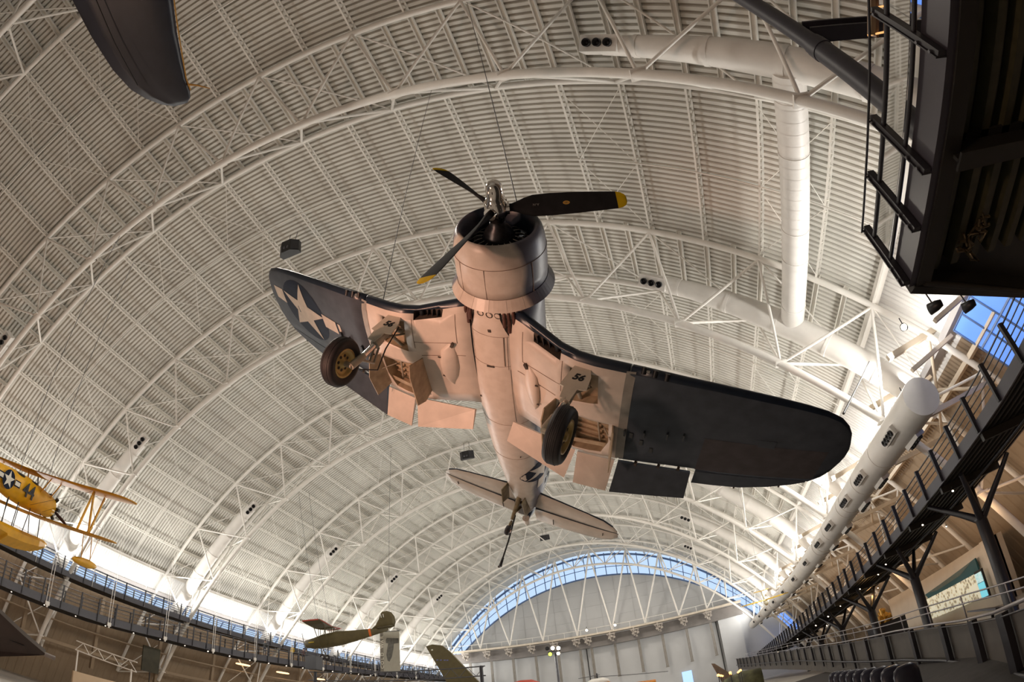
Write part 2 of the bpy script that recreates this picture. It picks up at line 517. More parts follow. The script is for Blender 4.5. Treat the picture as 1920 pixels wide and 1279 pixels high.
for i, x in enumerate((-28.6, -24.3, -20.0, -15.7, -11.3, -7.0, -2.9, -.8, 3.5, 7.8, 12.1, 16.5, 20.9)):
    br = MB()
    br.tube([(x - .3, -.6, -.2), (x - .3, -.6, -1.7)], .14, 8).bar((x - .9, -.6, -.5), (x + .6, -.6, -.5), .25, .25).tube([(x - .9, -.6, -.4), (x + .2, -.2, -1.9)], .12, 8).tube([(x + .6, -.6, -.4), (x - .1, -.2, -1.9)], .12, 8)
    for dx in (-.5, 0, .4): br.tube([(x + dx, -.85, -1.0 - .5 * abs(dx)), (x + dx, -.35, -1.0 - .5 * abs(dx))], .22, 10)
    br.build('bracket', mat('bracket_taupe', (.36, .32, .28), .5, nscale=2, namt=.12), hb)
    MB().box((x, .95, -5.2), (.22, .22, 6.6)).box((x + .25, .95, -5.2), (.22, .22, 6.6)).box((x + .12, .95, -8.5), (.6, .3, .15)).build('door_guide', mat('door_guide_steel', (.22, .20, .175), .5, nscale=2, namt=.12), hb)
for x, nm in ((-1.8, 'door_1'), (22.0, 'door_2')):
    tag(MB().box((x, ENDY - .06, 4.9), (.16, .1, 13.2)).build(nm, M_BLACK), 'dark vertical gap between hangar door leaves' if x < 0 else 'dark vertical gap at the right end of the hangar doors', kind='structure')
lp = MB(); 
for x0, y0, x1 in ((22.4, 102.2, 26.3),):
    tag(MB().box(((x0 + x1) / 2, 101.9, 4.9), (x1 - x0, .8, 13.2)).build('trim_1', M_ENDW), 'pale panelled pier beside the hangar doors', kind='structure')
# ================================================================== the gull-winged fighter (body axes: x starboard, y nose, z up; origin = propeller hub)
_W = Matrix(((-0.857376, 0.253695, 0.447823), (-0.157741, -0.957731, 0.240559), (0.489922, 0.135609, 0.861154)))
FM = Matrix.Translation((15.48671, 4.78466, 6.60470)) @ _W.to_4x4()
fighter = thing('fighter_plane', 'large navy blue and white gull-winged propeller fighter numbered 56 hanging in the centre', 'airplane', M=FM)

NAVY = (0.010, 0.017, 0.032)
SLATE = (0.062, 0.074, 0.094)
BELLY = (0.66, 0.575, 0.505)
def skin(name, lo, mid, hi, z0, z1):
    """paint split by height on the body: belly, side, top, with a soft sprayed edge"""
    m = bpy.data.materials.new(name); m.use_nodes = True; nt = m.node_tree; b = nt.nodes['Principled BSDF']
    tc = nt.nodes.new('ShaderNodeTexCoord'); sp = nt.nodes.new('ShaderNodeSeparateXYZ'); nt.links.new(tc.outputs['Object'], sp.inputs[0])
    n = nt.nodes.new('ShaderNodeTexNoise'); n.inputs['Scale'].default_value = 2.2; nt.links.new(tc.outputs['Object'], n.inputs['Vector'])
    ma = nt.nodes.new('ShaderNodeMath'); ma.operation = 'MULTIPLY_ADD'; ma.inputs[1].default_value = 0.16
    mt = nt.nodes.new('ShaderNodeMapRange'); mt.inputs[1].default_value = -3.6; mt.inputs[2].default_value = -9.2; mt.inputs[3].default_value = 0.0; mt.inputs[4].default_value = 0.36
    sb = nt.nodes.new('ShaderNodeMath'); sb.operation = 'SUBTRACT'
    nt.links.new(sp.outputs['Y'], mt.inputs[0]); nt.links.new(sp.outputs['Z'], sb.inputs[0]); nt.links.new(mt.outputs[0], sb.inputs[1])
    nt.links.new(n.outputs['Fac'], ma.inputs[0]); nt.links.new(sb.outputs[0], ma.inputs[2])
    mr = nt.nodes.new('ShaderNodeMapRange'); mr.inputs[1].default_value = -1.0; mr.inputs[2].default_value = 1.0
    nt.links.new(ma.outputs[0], mr.inputs[0])
    r = nt.nodes.new('ShaderNodeValToRGB'); cr = r.color_ramp
    f = lambda z: (z + .08 + 1) / 2
    cr.elements[0].position = f(z0 - .04); cr.elements[0].color = (*lo, 1)
    cr.elements[1].position = f(z0 + .04); cr.elements[1].color = (*mid, 1)
    for z, c in ((z1 - .06, mid), (z1 + .06, hi)):
        e = cr.elements.new(f(z)); e.color = (*c, 1)
    nt.links.new(mr.outputs[0], r.inputs[0])
    n2 = nt.nodes.new('ShaderNodeTexNoise'); n2.inputs['Scale'].default_value = 6; n2.inputs['Detail'].default_value = 6; nt.links.new(tc.outputs['Object'], n2.inputs['Vector'])
    mx = nt.nodes.new('ShaderNodeMix'); mx.data_type = 'RGBA'; mx.blend_type = 'MULTIPLY'; mx.inputs[0].default_value = 0.35
    nt.links.new(r.outputs[0], mx.inputs[6])
    r2 = nt.nodes.new('ShaderNodeValToRGB'); r2.color_ramp.elements[0].position = .35; r2.color_ramp.elements[0].color = (.72, .68, .64, 1); r2.color_ramp.elements[1].position = .6; r2.color_ramp.elements[1].color = (1, 1, 1, 1)
    nt.links.new(n2.outputs['Fac'], r2.inputs[0]); nt.links.new(r2.outputs[0], mx.inputs[7])
    nt.links.new(mx.outputs[2], b.inputs['Base Color'])
    b.inputs['Roughness'].default_value = 0.38
    MATS[name] = m
    return m
K_SKIN = skin('fighter_fuselage_paint', BELLY, (.115, .11, .145), NAVY, -.43, .22)
K_BELLY = mat('fighter_belly_paint', BELLY, 0.42, nscale=3.0, namt=0.10)
K_SLATE = mat('fighter_slate_paint', SLATE, 0.65, nscale=4.0, namt=0.16, spec=.2)
K_NAVY = mat('fighter_navy_paint', NAVY, 0.32, nscale=4.0, namt=0.2)
K_WELL = mat('fighter_well_primer', (0.40, 0.31, 0.21), 0.55, nscale=6, namt=0.25)
K_METAL = mat('landing_gear_enamel', (0.42, 0.38, 0.31), 0.4, 0.2, nscale=7, namt=0.15)
K_ENG = mat('dark_engine_metal', (0.035, 0.035, 0.04), 0.35, 0.7, nscale=14, namt=0.4)
K_YEL = mat('propeller_tip_yellow', (0.66, 0.43, 0.012), 0.85, spec=.05, nscale=6, namt=0.1)
K_BLADE = mat('matt_black_blade', (0.022, 0.021, 0.022), 0.8, spec=.08, nscale=6, namt=0.2)
K_INS_W = mat('insignia_white', (0.62, 0.54, 0.46), 0.7, spec=.2, nscale=5, namt=0.1)
K_INS_B = mat('insignia_navy', (0.010, 0.016, 0.036), 0.7, nscale=5, namt=0.2, spec=.15)
K_HUBY = mat('brass_yellow_wheel', (0.58, 0.42, 0.16), 0.4, 0.3, nscale=8, namt=0.15)
K_SEAM = mat('soft_panel_seam', (0.24, 0.175, 0.14), 0.7, nscale=8, namt=0.2)
K_LINE = mat('dark_panel_gap', (0.06, 0.045, 0.035), 0.7, nscale=8, namt=0.2)

# ---------------- fuselage
FST = [(-1.18, .66, .67, 0), (-1.8, .655, .70, 0), (-2.4, .65, .76, 0), (-3.2, .645, .80, .0), (-4.0, .64, .80, .02), (-4.8, .63, .77, .05),
       (-5.6, .60, .71, .08), (-6.4, .555, .64, .12), (-7.2, .49, .56, .16), (-7.9, .41, .48, .19), (-8.5, .31, .39, .22), (-8.9, .21, .32, .24), (-9.15, .10, .24, .26)]
NF = 40
def fring(y, a, b, zc):
    return [V((a * abs(cos(t)) ** .92 * (1 if cos(t) > 0 else -1), y, zc + b * sin(t))) for t in [2 * pi * k / NF for k in range(NF)]]
def fus_at(y):
    for p, q in zip(FST, FST[1:]):
        if p[0] >= y >= q[0]:
            t = (p[0] - y) / (p[0] - q[0]); return [p[i] + (q[i] - p[i]) * t for i in range(4)]
    return FST[-1]
def fus_pt(y, ang, out=0.0):
    _, a, b, zc = fus_at(y); t = radians(ang)
    return V(((a + out) * abs(cos(t)) ** .92 * (1 if cos(t) > 0 else -1), y, zc + (b + out) * sin(t)))
fus = MB().loft([fring(*f) for f in FST]).build('fuselage', K_SKIN, fighter)
# panel seams standing 3 mm proud
for y in (-1.98, -2.62, -4.25, -5.6):
    MB().tube([fus_pt(y, a, .002) for a in range(200, 341, 7)], .0035, 4).build('panel_seam', K_SEAM, fus)
for ang, ya, yb in ((243, -1.98, -2.7), (297, -1.35, -2.62), (226, -1.5, -2.75), (240, -2.7, -4.3), (312, -1.5, -2.7)):
    MB().tube([fus_pt(ya + (yb - ya) * i / 8, ang, .002) for i in range(9)], .0035, 4).build('panel_seam', K_SEAM, fus)
MB().tube([fus_pt(-1.98 - .62 * i / 6, 248, .004) for i in range(7)], .009, 4).build('panel_seam', K_SEAM, fus)
# belly access rings and slots
for x in (.08, -.05, -.18):
    a = 270 + math.degrees(math.asin(x / .66))
    c = fus_pt(-1.54, a, .004)
    MB().tube([c + V((.052 * cos(t), .052 * sin(t), -.004)) for t in [2 * pi * k / 16 for k in range(16)]], .007, 4, closed=True).build('access_ring', K_LINE, fus)
    MB().box(fus_pt(-1.45, a, .004), (.05, .025, .014)).build('drain_slot', K_LINE, fus)
for x, y, w, h in ((-.03, -1.87, .05, .05), (-.01, -2.64, .14, .035), (.3, -3.64, .05, .03)):
    a = 270 + math.degrees(math.asin(x / .62))
    MB().box(fus_pt(y, a, .0), (w, h, .02), Matrix.Rotation(-.15, 3, 'Z')).build('drain_slot', K_LINE, fus)
for sg in (1, -1):                                   # little scoops beside the belly panel
    a = 270 + sg * 46
    c = fus_pt(-2.62, a, .0)
    MB().loft([[c + V((0, .10, 0)) + V((.05 * cos(t), 0, .05 * sin(t))) for t in [2 * pi * k / 10 for k in range(10)]],
               [c + V((0, -.03, 0)) + V((.065 * cos(t), 0, .065 * sin(t))) for t in [2 * pi * k / 10 for k in range(10)]],
               [c + V((-.04 * sg, -.17, .02)) + V((.02 * cos(t), 0, .02 * sin(t))) for t in [2 * pi * k / 10 for k in range(10)]]]).build('belly_scoop', K_BELLY, fighter)
# exhaust bays: black patch on the skin for the recess's shade, with stub pipes
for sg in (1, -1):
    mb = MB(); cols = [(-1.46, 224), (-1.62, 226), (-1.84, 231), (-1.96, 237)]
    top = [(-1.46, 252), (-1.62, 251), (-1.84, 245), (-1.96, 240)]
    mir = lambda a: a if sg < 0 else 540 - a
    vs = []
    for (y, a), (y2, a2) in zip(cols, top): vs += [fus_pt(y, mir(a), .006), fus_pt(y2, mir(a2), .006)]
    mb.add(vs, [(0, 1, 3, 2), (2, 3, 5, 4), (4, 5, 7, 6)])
    eb = mb.build('exhaust_bay', mat('recess_shade_black', (.01, .007, .006), .8, nscale=9, namt=.3), fighter)
    for y0, a, y1 in ((-1.50, 232, -1.72), (-1.50, 239, -1.86), (-1.50, 245, -1.74)):
        MB().tube([fus_pt(y0, mir(a), -.02), fus_pt((y0 + y1) / 2, mir(a), .03), fus_pt(y1, mir(a), .035)], .032, 8).build('exhaust_stack', mat('rusty_exhaust', (.10, .045, .035), .5, .4, nscale=12, namt=.3), eb)
# canopy and spine, fin, rudder
MB().loft([[V((.30 * w * cos(t), y, .72 + h * sin(t))) for t in [pi * k / 12 for k in range(13)]] for y, w, h in ((-3.3, .5, .1), (-3.6, .95, .34), (-4.1, 1.0, .42), (-4.8, .9, .36), (-5.6, .5, .12))], closed=False, cap=False).build('canopy', mat('canopy_glazing', (.03, .04, .05), .08, nscale=4, namt=.1), fighter)
def slab(stations, mats_, name, parent, axis):
    """thin symmetric surface: stations = (span position, y leading, y trailing, other coordinate, thickness)"""
    rings = []
    for s, yl, yt, o, th in stations:
        c = yl - yt; pts = []
        F = [1, .8, .55, .3, .12, .03, 0, .03, .12, .3, .55, .8]
        for i, f in enumerate(F):
            half = th * (0.08 if f > .99 else (1 - f) * .9 + .1 if f > .3 else sqrt(f / .3)) * .5
            u = half if i < 6 else -half
            pts.append(V((s, yl - c * f, o + u)) if axis == 'x' else V((o + u, yl - c * f, s)))
        rings.append(pts)
    return MB().loft(rings, fmi=lambda i, k: (1 if (k <= 6) else 0) if axis == 'x' and len(mats_) > 1 else 0).build(name, mats_, parent)
slab([(.30, -7.55, -9.2, 0, .16), (.8, -7.95, -9.2, 0, .14), (1.25, -8.3, -9.2, 0, .10), (1.5, -8.62, -9.1, 0, .05)], [K_NAVY], 'fin', fighter, 'z')
rud = slab([(-.12, -9.25, -9.55, 0, .09), (.3, -9.22, -9.74, 0, .12), (.8, -9.22, -9.74, 0, .11), (1.25, -9.22, -9.62, 0, .09), (1.52, -9.15, -9.4, 0, .04)], [K_NAVY], 'rudder', fighter, 'z')
for sg in (1, -1):
    st = [(.2, -7.93, -8.86, .1, .15), (1.0, -8.05, -8.84, .1, .13), (1.7, -8.18, -8.82, .1, .11), (2.1, -8.28, -8.80, .1, .09), (2.36, -8.45, -8.78, .1, .06), (2.5, -8.64, -8.76, .1, .03)]
    ms = [K_BELLY, K_NAVY]
    stab = slab([(sg * a, *r) for a, *r in st], ms, 'tailplane', fighter, 'x')
    MB().tube([(sg * .25, -7.95, .1), (sg * 2.1, -8.29, .1), (sg * 2.36, -8.46, .1)], .022, 6).build('leading_edge', K_NAVY, stab)
    el = [(.22, -8.845, -9.56, .1, .13), (1.0, -8.825, -9.54, .1, .12), (1.7, -8.805, -9.46, .1, .10), (2.1, -8.785, -9.37, .1, .08), (2.38, -8.765, -9.2, .1, .05), (2.54, -8.74, -8.98, .1, .03)]
    elev = slab([(sg * a, *r) for a, *r in el], ms, 'elevator', fighter, 'x')
    MB().bar((sg * .75, -9.05, .03), (sg * .75, -9.36, .05), .015, .02).build('trim_tab_gap', K_LINE, elev)
    MB().bar((sg * 2.14, -8.9, .045), (sg * 2.14, -9.05, .06), .015, .02).build('trim_tab_gap', K_LINE, elev)

# ---------------- cowl, engine, propeller
RX = Matrix.Rotation(-pi / 2, 4, 'X')                 # lathe axis Z -> body +Y
cowl = MB().lathe([(.50, -.62), (.535, -.42), (.565, -.32), (.605, -.27), (.645, -.29), (.69, -.37), (.722, -.52), (.738, -.72), (.742, -.98), (.735, -1.21), (.715, -1.21), (.715, -.7)], RX, 56).build('cowling', K_SKIN, fighter)
for y in (-.62,):
    MB().tube([V((.7365 * cos(t), y - .02, .7365 * sin(t))) for t in [2 * pi * k / 48 for k in range(48)]], .005, 4, closed=True).build('cowl_seam', K_SEAM, cowl)
for a in (263, 203, 300, 338):
    MB().tube([V(((.741 - .004 * (i == 0)) * cos(radians(a)), -.64 - .56 * i / 5, .741 * sin(radians(a)))) for i in range(6)], .005, 4).build('cowl_seam', K_SEAM, cowl)
for i in range(18):                                  # cowl flaps, slightly open
    a0 = radians(20 * i + .15); a1 = radians(20 * i + 19.85); mb = MB(); n = 4; vs = []
    for r, y in ((.745, -1.185), (.85, -1.35), (.835, -1.355), (.73, -1.195)):
        for k in range(n + 1):
            t = a0 + (a1 - a0) * k / n; vs.append((r * cos(t), y, r * sin(t)))
    fs = [(j * 5 + k, j * 5 + k + 1, ((j + 1) % 4) * 5 + k + 1, ((j + 1) % 4) * 5 + k) for j in range(4) for k in range(n)] + [(0, 5, 10, 15), (4, 9, 14, 19)]
    mb.add(vs, fs, 0, False).build('cowl_flap', K_SKIN, cowl)
eng = MB().lathe([(.66, -.95), (.60, -.94), (.30, -.86), (.30, -.62), (.27, -.5), (.20, -.36), (.13, -.28), (.11, -.16), (0, -.16)], RX, 28).build('engine', K_ENG, fighter)
K_FIN = mat('cylinder_fin_metal', (.05, .05, .052), .4, .6, nscale=30, namt=.4)
for i in range(9):
    a = radians(40 * i + 90); d = V((cos(a), 0, sin(a))); mb = MB()
    for j in range(6):
        r = .32 + j * .048
        mb.lathe([(0, 0), (.095, 0), (.095, .026), (0, .026)], basis(d.cross(V((0, 1, 0))), V((0, 1, 0)), d, d * r + V((0, -.74, 0))), 12)
    mb.tube([d * .30 + V((0, -.74, 0)), d * .60 + V((0, -.74, 0))], .07, 10)
    mb.tube([d * .30 + V((.05, -.56, 0)), d * .58 + V((.04, -.66, 0))], .014, 6)
    mb.build('cylinder', K_FIN, eng)
mb = MB()
for i in range(18):                                  # ignition harness
    a = radians(20 * i + 5); d = V((cos(a), 0, sin(a)))
    mb.tube([d * .24 + V((0, -.48, 0)), d * .36 + V((0, -.50, 0)), d * .5 + V((0, -.6, 0))], .008, 5)
mb.build('ignition_harness', mat('braided_harness', (.30, .28, .26), .4, .5, nscale=20, namt=.3), eng)
prop = MB().lathe([(.0, .48), (.05, .473), (.095, .445), (.122, .39), (.13, .33), (.132, .20), (.15, .19), (.152, .14), (.175, .11), (.18, -.08), (.15, -.12), (.12, -.2)], RX, 32).build('propeller', M_CHROME, fighter)
for i in range(12):
    a = 2 * pi * i / 12
    MB().tube([(.162 * cos(a), .118, .162 * sin(a)), (.162 * cos(a), .15, .162 * sin(a))], .012, 6).build('bolt', M_CHROME, prop)
BST = [(.10, .12, .115, 74), (.24, .125, .11, 66), (.32, .17, .09, 60), (.42, .255, .064, 54), (.56, .335, .048, 48), (.80, .365, .036, 41), (1.1, .37, .028, 35), (1.4, .36, .022, 30), (1.7, .34, .016, 26), (1.84, .325, .013, 25), (1.92, .285, .010, 24), (1.97, .21, .007, 24), (1.995, .10, .004, 24)]
for b, th in enumerate((31.9, 151.9, 271.9)):
    T = radians(th); rad = V((cos(T), 0, sin(T))); tang = V((sin(T), 0, -cos(T))); rings = []
    for r, c, t, be in BST:
        B = radians(be); cd = tang * cos(B) + V((0, 1, 0)) * sin(B); nd = cd.cross(rad)
        ring = []
        for k in range(14):
            u = 2 * pi * k / 14
            ring.append(rad * r + cd * (c / 2 * cos(u)) + nd * (t / 2 * sin(u)) + V((0, .0, 0)))
        rings.append(ring)
    bl = MB().loft(rings, fmi=lambda i, k: 1 if i >= 9 else 0).build('blade', [K_BLADE, K_YEL], prop)
    MB().tube([rad * .08, rad * .20], .10, 14).build('blade_cuff', M_CHROME, prop)
    if b == 1:
        DEC = (rad, tang, th)
# oval decal on the broad blade
rad, tang, th = DEC
B = radians(35.5); cd = tang * cos(B) + V((0, 1, 0)) * sin(B); nd = cd.cross(rad)
if nd.y < 0: nd = -nd
c0 = rad * 1.06 + nd * .0165
MBd = MB()
MBd.prism([(.052 * cos(2 * pi * k / 24), .03 * sin(2 * pi * k / 24)) for k in range(24)], 0, .002, basis(rad, cd, rad.cross(cd), c0), 0)
MBd.prism([(.041 * cos(2 * pi * k / 24), .020 * sin(2 * pi * k / 24)) for k in range(24)], 0, .0026, basis(rad, cd, rad.cross(cd), c0), 1)
MBd.prism([(.034 * cos(2 * pi * k / 24), .0145 * sin(2 * pi * k / 24)) for k in range(24)], 0, .0032, basis(rad, cd, rad.cross(cd), c0), 0)
MBd.box(c0, (.04, .012, .008), Matrix((rad, cd, rad.cross(cd))).transposed(), 1)
dec = MBd.build('blade_decal', [mat('decal_orange', (.75, .40, .05), .5, nscale=9, namt=.1), K_LINE], prop)
# stencil letters on the blade
text_mesh('A-N', .055, .001, basis(-rad, -cd, rad.cross(cd) if rad.cross(cd).y > 0 else -(rad.cross(cd)), rad * .60 + nd * .03), 'blade_stencil', mat('stencil_grey', (.25, .24, .22), .6, nscale=9, namt=.1), prop)

# ---------------- wing
WS = [  # x, y leading, z chord, y full trailing, t/c
    (.36, -1.48, -.44, -4.72, .155), (.60, -1.53, -.50, -4.72, .155), (.90, -1.60, -.60, -4.72, .158), (1.3, -1.70, -.735, -4.72, .16), (1.6, -1.725, -.795, -4.70, .162), (1.9, -1.725, -.81, -4.68, .16),
    (2.15, -1.73, -.79, -4.66, .158), (2.40, -1.745, -.76, -4.63, .155), (2.9, -1.80, -.68, -4.56, .15), (3.3, -1.845, -.615, -4.51, .145), (3.74, -1.885, -.545, -4.45, .14), (4.2, -1.935, -.47, -4.44, .135), (4.7, -1.99, -.39, -4.40, .128), (5.2, -2.055, -.31, -4.27, .12), (5.6, -2.13, -.245, -4.12, .11),
    (5.88, -2.24, -.20, -3.98, .10), (6.06, -2.40, -.17, -3.82, .085), (6.18, -2.58, -.15, -3.62, .065), (6.27, -2.86, -.135, -3.35, .04), (6.30, -3.0, -.13, -3.2, .025)]
def wst(x):
    for p, q in zip(WS, WS[1:]):
        if p[0] <= x <= q[0]:
            t = (x - p[0]) / (q[0] - p[0]); return tuple(a + (b - a) * t for a, b in zip(p, q))
    return WS[-1]
def yth(f): return 5 * (.2969 * sqrt(max(f, 0)) - .126 * f - .3516 * f * f + .2843 * f ** 3 - .1036 * f ** 4)
def wz(x, y, up=False):
    _, yl, zc, yt, t = wst(abs(x)); c = yl - yt; f = min(max((yl - y) / c, 0), 1)
    return zc - .03 * f * c + (yth(f) * t * c * 1.05 if up else -yth(f) * t * c * .85)
FS = [0, .012, .04, .09, .17, .28, .40, .52, .64, .76, .88, 1.0]
def wring(x, yh, sg):
    _, yl, zc, yt, t = wst(x); n = len(FS); up = []; lo = []
    for q in FS:
        y = yl + (yh - yl) * q
        up.append(V((sg * x, y, wz(x, y, True)))); lo.append(V((sg * x, y, wz(x, y, False))))
    return list(reversed(up)) + lo[1:]
def hinge(x):
    if x <= 3.74: return -3.93
    return -4.0 + max(0, x - 3.74) * .03
def wing(xa, xb, name, mats_, sg, capped=None):
    xsx = sorted(set([xa, xb] + [w[0] for w in WS if xa < w[0] < xb]))
    R = [wring(x, max(hinge(x), wst(x)[3] + .0) if x < 5.88 else wst(x)[3], sg) for x in xsx]
    n = len(FS)
    return MB().loft(R, fmi=lambda i, k: 1 if k < n + 1 else 0, smooth=True).build(name, mats_, fighter)
for sg in (1, -1):
    cen = wing(.36, 2.42, 'wing_center', [K_BELLY, K_NAVY, K_WELL, K_LINE], sg)
    out = wing(2.44, 6.30, 'outer_wing', [K_SLATE, K_NAVY], sg)
    # real cut-outs for the wheel well, strut slot and oil-cooler intake
    cut = MB()
    cut.prism([(sg * a, b) for a, b in ((1.30, -2.9), (2.22, -2.95), (2.24, -3.45), (2.12, -3.8), (1.62, -3.88), (1.34, -3.66))], -1.5, -.74, None, 2)
    cut.prism([(sg * a, b) for a, b in ((1.52, -1.95), (1.98, -1.95), (2.02, -2.5), (1.52, -2.6))], -1.5, -.86, None, 2)
    cut.prism([(sg * a, b) for a, b in ((.82, -1.665), (1.34, -1.755), (1.34, -1.905), (.84, -1.815))], -1.5, -.68, None, 3)
    co = cut.build('cutter_tmp', [K_BELLY, K_NAVY, K_WELL, K_LINE])
    if co.data.polygons and True:
        import bmesh
        bm = bmesh.new(); bm.from_mesh(co.data); bmesh.ops.recalc_face_normals(bm, faces=bm.faces); bm.to_mesh(co.data); bm.free()
        bm = bmesh.new(); bm.from_mesh(cen.data); bmesh.ops.recalc_face_normals(bm, faces=bm.faces); bm.to_mesh(cen.data); bm.free()
    co.matrix_world = FM
    md = cen.modifiers.new('cut', 'BOOLEAN'); md.operation = 'DIFFERENCE'; md.object = co; md.solver = 'EXACT'
    bpy.context.view_layer.update()
    nm = bpy.data.meshes.new_from_object(cen.evaluated_get(bpy.context.evaluated_depsgraph_get()))
    cen.modifiers.clear(); cen.data = nm
    bpy.data.objects.remove(co)
    # ribs and stringers in the well
    for i, y in enumerate((-3.0, -3.14, -3.28, -3.42, -3.56, -3.7)):
        MB().bar((sg * 1.36, y, -.765), (sg * 2.18, y, -.765), .03, .03).build('well_rib', K_WELL, cen)
    MB().tube([(sg * 1.45, -2.95, -.80), (sg * 1.62, -3.82, -.86)], .02, 8).build('well_strut', K_METAL, cen)
    MB().tube([(sg * 1.95, -2.95, -.80), (sg * 2.05, -3.7, -.82)], .018, 8).build('well_strut', K_METAL, cen)
    MB().bar((sg * 1.34, -3.72, -.97), (sg * 2.2, -3.62, -.93), .10, .012).build('well_shelf', K_WELL, cen)
    for i in range(5):                                # intake vanes
        x = .90 + i * .10
        MB().bar((sg * x, -1.70 - .16 * (x - .9), -.70), (sg * (x + .02), -1.82 - .16 * (x - .9), -.72), .012, .07).build('intake_vane', K_ENG, cen)
    MB().tube([(sg * 1.24, -1.76, -.73), (sg * 1.24, -1.86, -.74)], .045, 12).build('intake_duct', K_ENG, cen)
    # teardrop bay blister inboard of the well
    rings = []
    for y, w, h in ((-2.38, .05, .02), (-2.46, .12, .07), (-2.7, .155, .13), (-2.95, .15, .135), (-3.2, .10, .09), (-3.38, .02, .02)):
        xc = .80
        rings.append([V((sg * (xc + w * cos(t)), y - .05 * cos(t), wz(xc + w * cos(t), y) + .02 - h * max(0, sin(t)) ** .7 * (1 + .25 * cos(t)))) for t in [2 * pi * k / 16 for k in range(16)]])
    bl = MB().loft(rings).build('blister_fairing', K_BELLY, fighter)
    MB().box((sg * .93, -2.62, wz(.93, -2.62) - .07), (.05, .022, .02)).build('drain_slot', K_LINE, bl)
    MB().box((sg * .93, -3.12, wz(.93, -3.12) - .05), (.05, .022, .02)).build('drain_slot', K_LINE, bl)
    # seams of the stub wing
    for pts in ([(1.38, -1.9), (1.38, -2.5)], [(.62, -2.34), (1.38, -2.36)], [(.62, -1.75), (.62, -2.34)], [(.5, -2.62), (1.28, -2.66)]):
        (xa, ya), (xb, yb) = pts
        MB().tube([(sg * (xa + (xb - xa) * i / 6), ya + (yb - ya) * i / 6, wz(xa + (xb - xa) * i / 6, ya + (yb - ya) * i / 6) - .001) for i in range(7)], .006, 4).build('panel_seam', K_SEAM, cen)
    MB().box((sg * .70, -2.37, wz(.7, -2.37) - .02), (.05, .10, .05), Matrix.Rotation(.4 * sg, 3, 'Z')).build('vent', K_LINE, cen)
    # flaps and aileron, each a wedge hanging on its hinge
    def wedge(p, q, r, s, th, name, ms, parent):     # p,q hinge ; s,r trailing
        P = [V(a) for a in (p, q, r, s)]; n = (P[1] - P[0]).cross(P[3] - P[0]).normalized()
        if n.z < 0: n = -n
        vs = [P[0] - n * th * .4, P[1] - n * th * .4, P[2] - n * .01, P[3] - n * .01, P[0] + n * th * .6, P[1] + n * th * .6, P[2] + n * .01, P[3] + n * .01]
        return MB().add(vs, [(0, 1, 2, 3), (0, 4, 5, 1), (1, 5, 6, 2), (2, 6, 7, 3), (3, 7, 4, 0)], 0, False).add(vs, [(4, 7, 6, 5)], 1, False).build(name, ms, parent)
    BN = [K_BELLY, K_NAVY]; SN = [K_SLATE, K_NAVY]
    wedge((sg * .40, -3.88, -.86), (sg * 1.66, -3.97, -.97), (sg * 1.57, -4.48, -1.30), (sg * .36, -4.17, -1.12), .08, 'flap', BN, fighter)
    wedge((sg * 1.70, -3.98, -.98), (sg * 2.38, -3.98, -.93), (sg * 2.36, -4.50, -1.28), (sg * 1.74, -4.53, -1.30), .08, 'flap', BN, fighter)
    wedge((sg * 2.44, -3.99, -.92), (sg * 3.72, -3.99, -.72), (sg * 3.75, -4.47, -.97), (sg * 2.42, -4.56, -1.24), .08, 'flap', SN, fighter)
    for x in (2.75, 3.15, 3.5):
        MB().box((sg * x, -4.0, wz(x, -3.93) - .03), (.05, .14, .06)).build('hinge_bracket', K_LINE, fighter)
    xs_a = [3.80, 4.2, 4.7, 5.2, 5.6, 5.84]; ra = []
    for x in xs_a:
        yh = hinge(x) - .035; yt = wst(x)[3]
        zu, zl = wz(x, hinge(x), True), wz(x, hinge(x), False)
        zt = wz(x, yt, False)
        ra.append([V((sg * x, yh, zl)), V((sg * x, yh, zu)), V((sg * x, yt, zt + .008)), V((sg * x, yt, zt - .008))])
    ail = MB().loft(ra, fmi=lambda i, k: 1 if k == 1 else 0, smooth=False).build('aileron', SN, fighter)
    for x in (4.6, 5.4):
        MB().box((sg * x, wst(x)[3] - .02, wz(x, wst(x)[3])), (.03, .06, .02)).build('static_wick', K_LINE, ail)
    # gun ports under the leading edge, shell ejection slots and racks under the outer wing
    for x, y in ((2.62, -1.80), (2.79, -1.83), (2.97, -1.86)):
        z = wz(x, y); MB().tube([(sg * x, y + .06, z + .055), (sg * x, y - .03, z - .004)], .04, 10).build('gun_port', M_BLACK, out)
    for x, y in ((2.60, -3.14), (2.78, -3.31), (2.96, -3.51)):
        MB().box((sg * x, y, wz(x, y)), (.06, .13, .03)).build('ejection_slot', M_BLACK, out)
    for x, y in ((2.50, -3.06), (2.81, -3.05), (3.18, -3.01), (3.44, -2.99)):
        MB().box((sg * x, y, wz(x, y) - .02), (.03, .14, .07)).build('rocket_stub', mat('stub_dark_paint', (.03, .036, .046), .5, nscale=6, namt=.1), out)
    aft = MB(); vs = []
    for i in range(13):
        x = 3.78 + 2.15 * i / 12; y0 = -2.98 - .02 * (x - 3.78); y1 = max(hinge(x), wst(x)[3]) + .05
        for j in range(5): vs.append((sg * x, y0 + (y1 - y0) * j / 4, wz(x, y0 + (y1 - y0) * j / 4) - .003))
    aft.add(vs, [(5 * i + j, 5 * i + j + 1, 5 * i + j + 6, 5 * i + j + 5) for i in range(12) for j in range(4)], 0, True)
    if sg < 0: aft.build('fabric_panel', mat('brownish_slate_fabric', (.076, .072, .080), .75, nscale=4, namt=.14, spec=.15), out)
    MB().box((sg * 4.78, -2.95, wz(4.78, -2.95)), (.36, .18, .012), Matrix.Rotation(-sg * .16, 3, 'Y')).build('access_panel', K_SLATE, out)
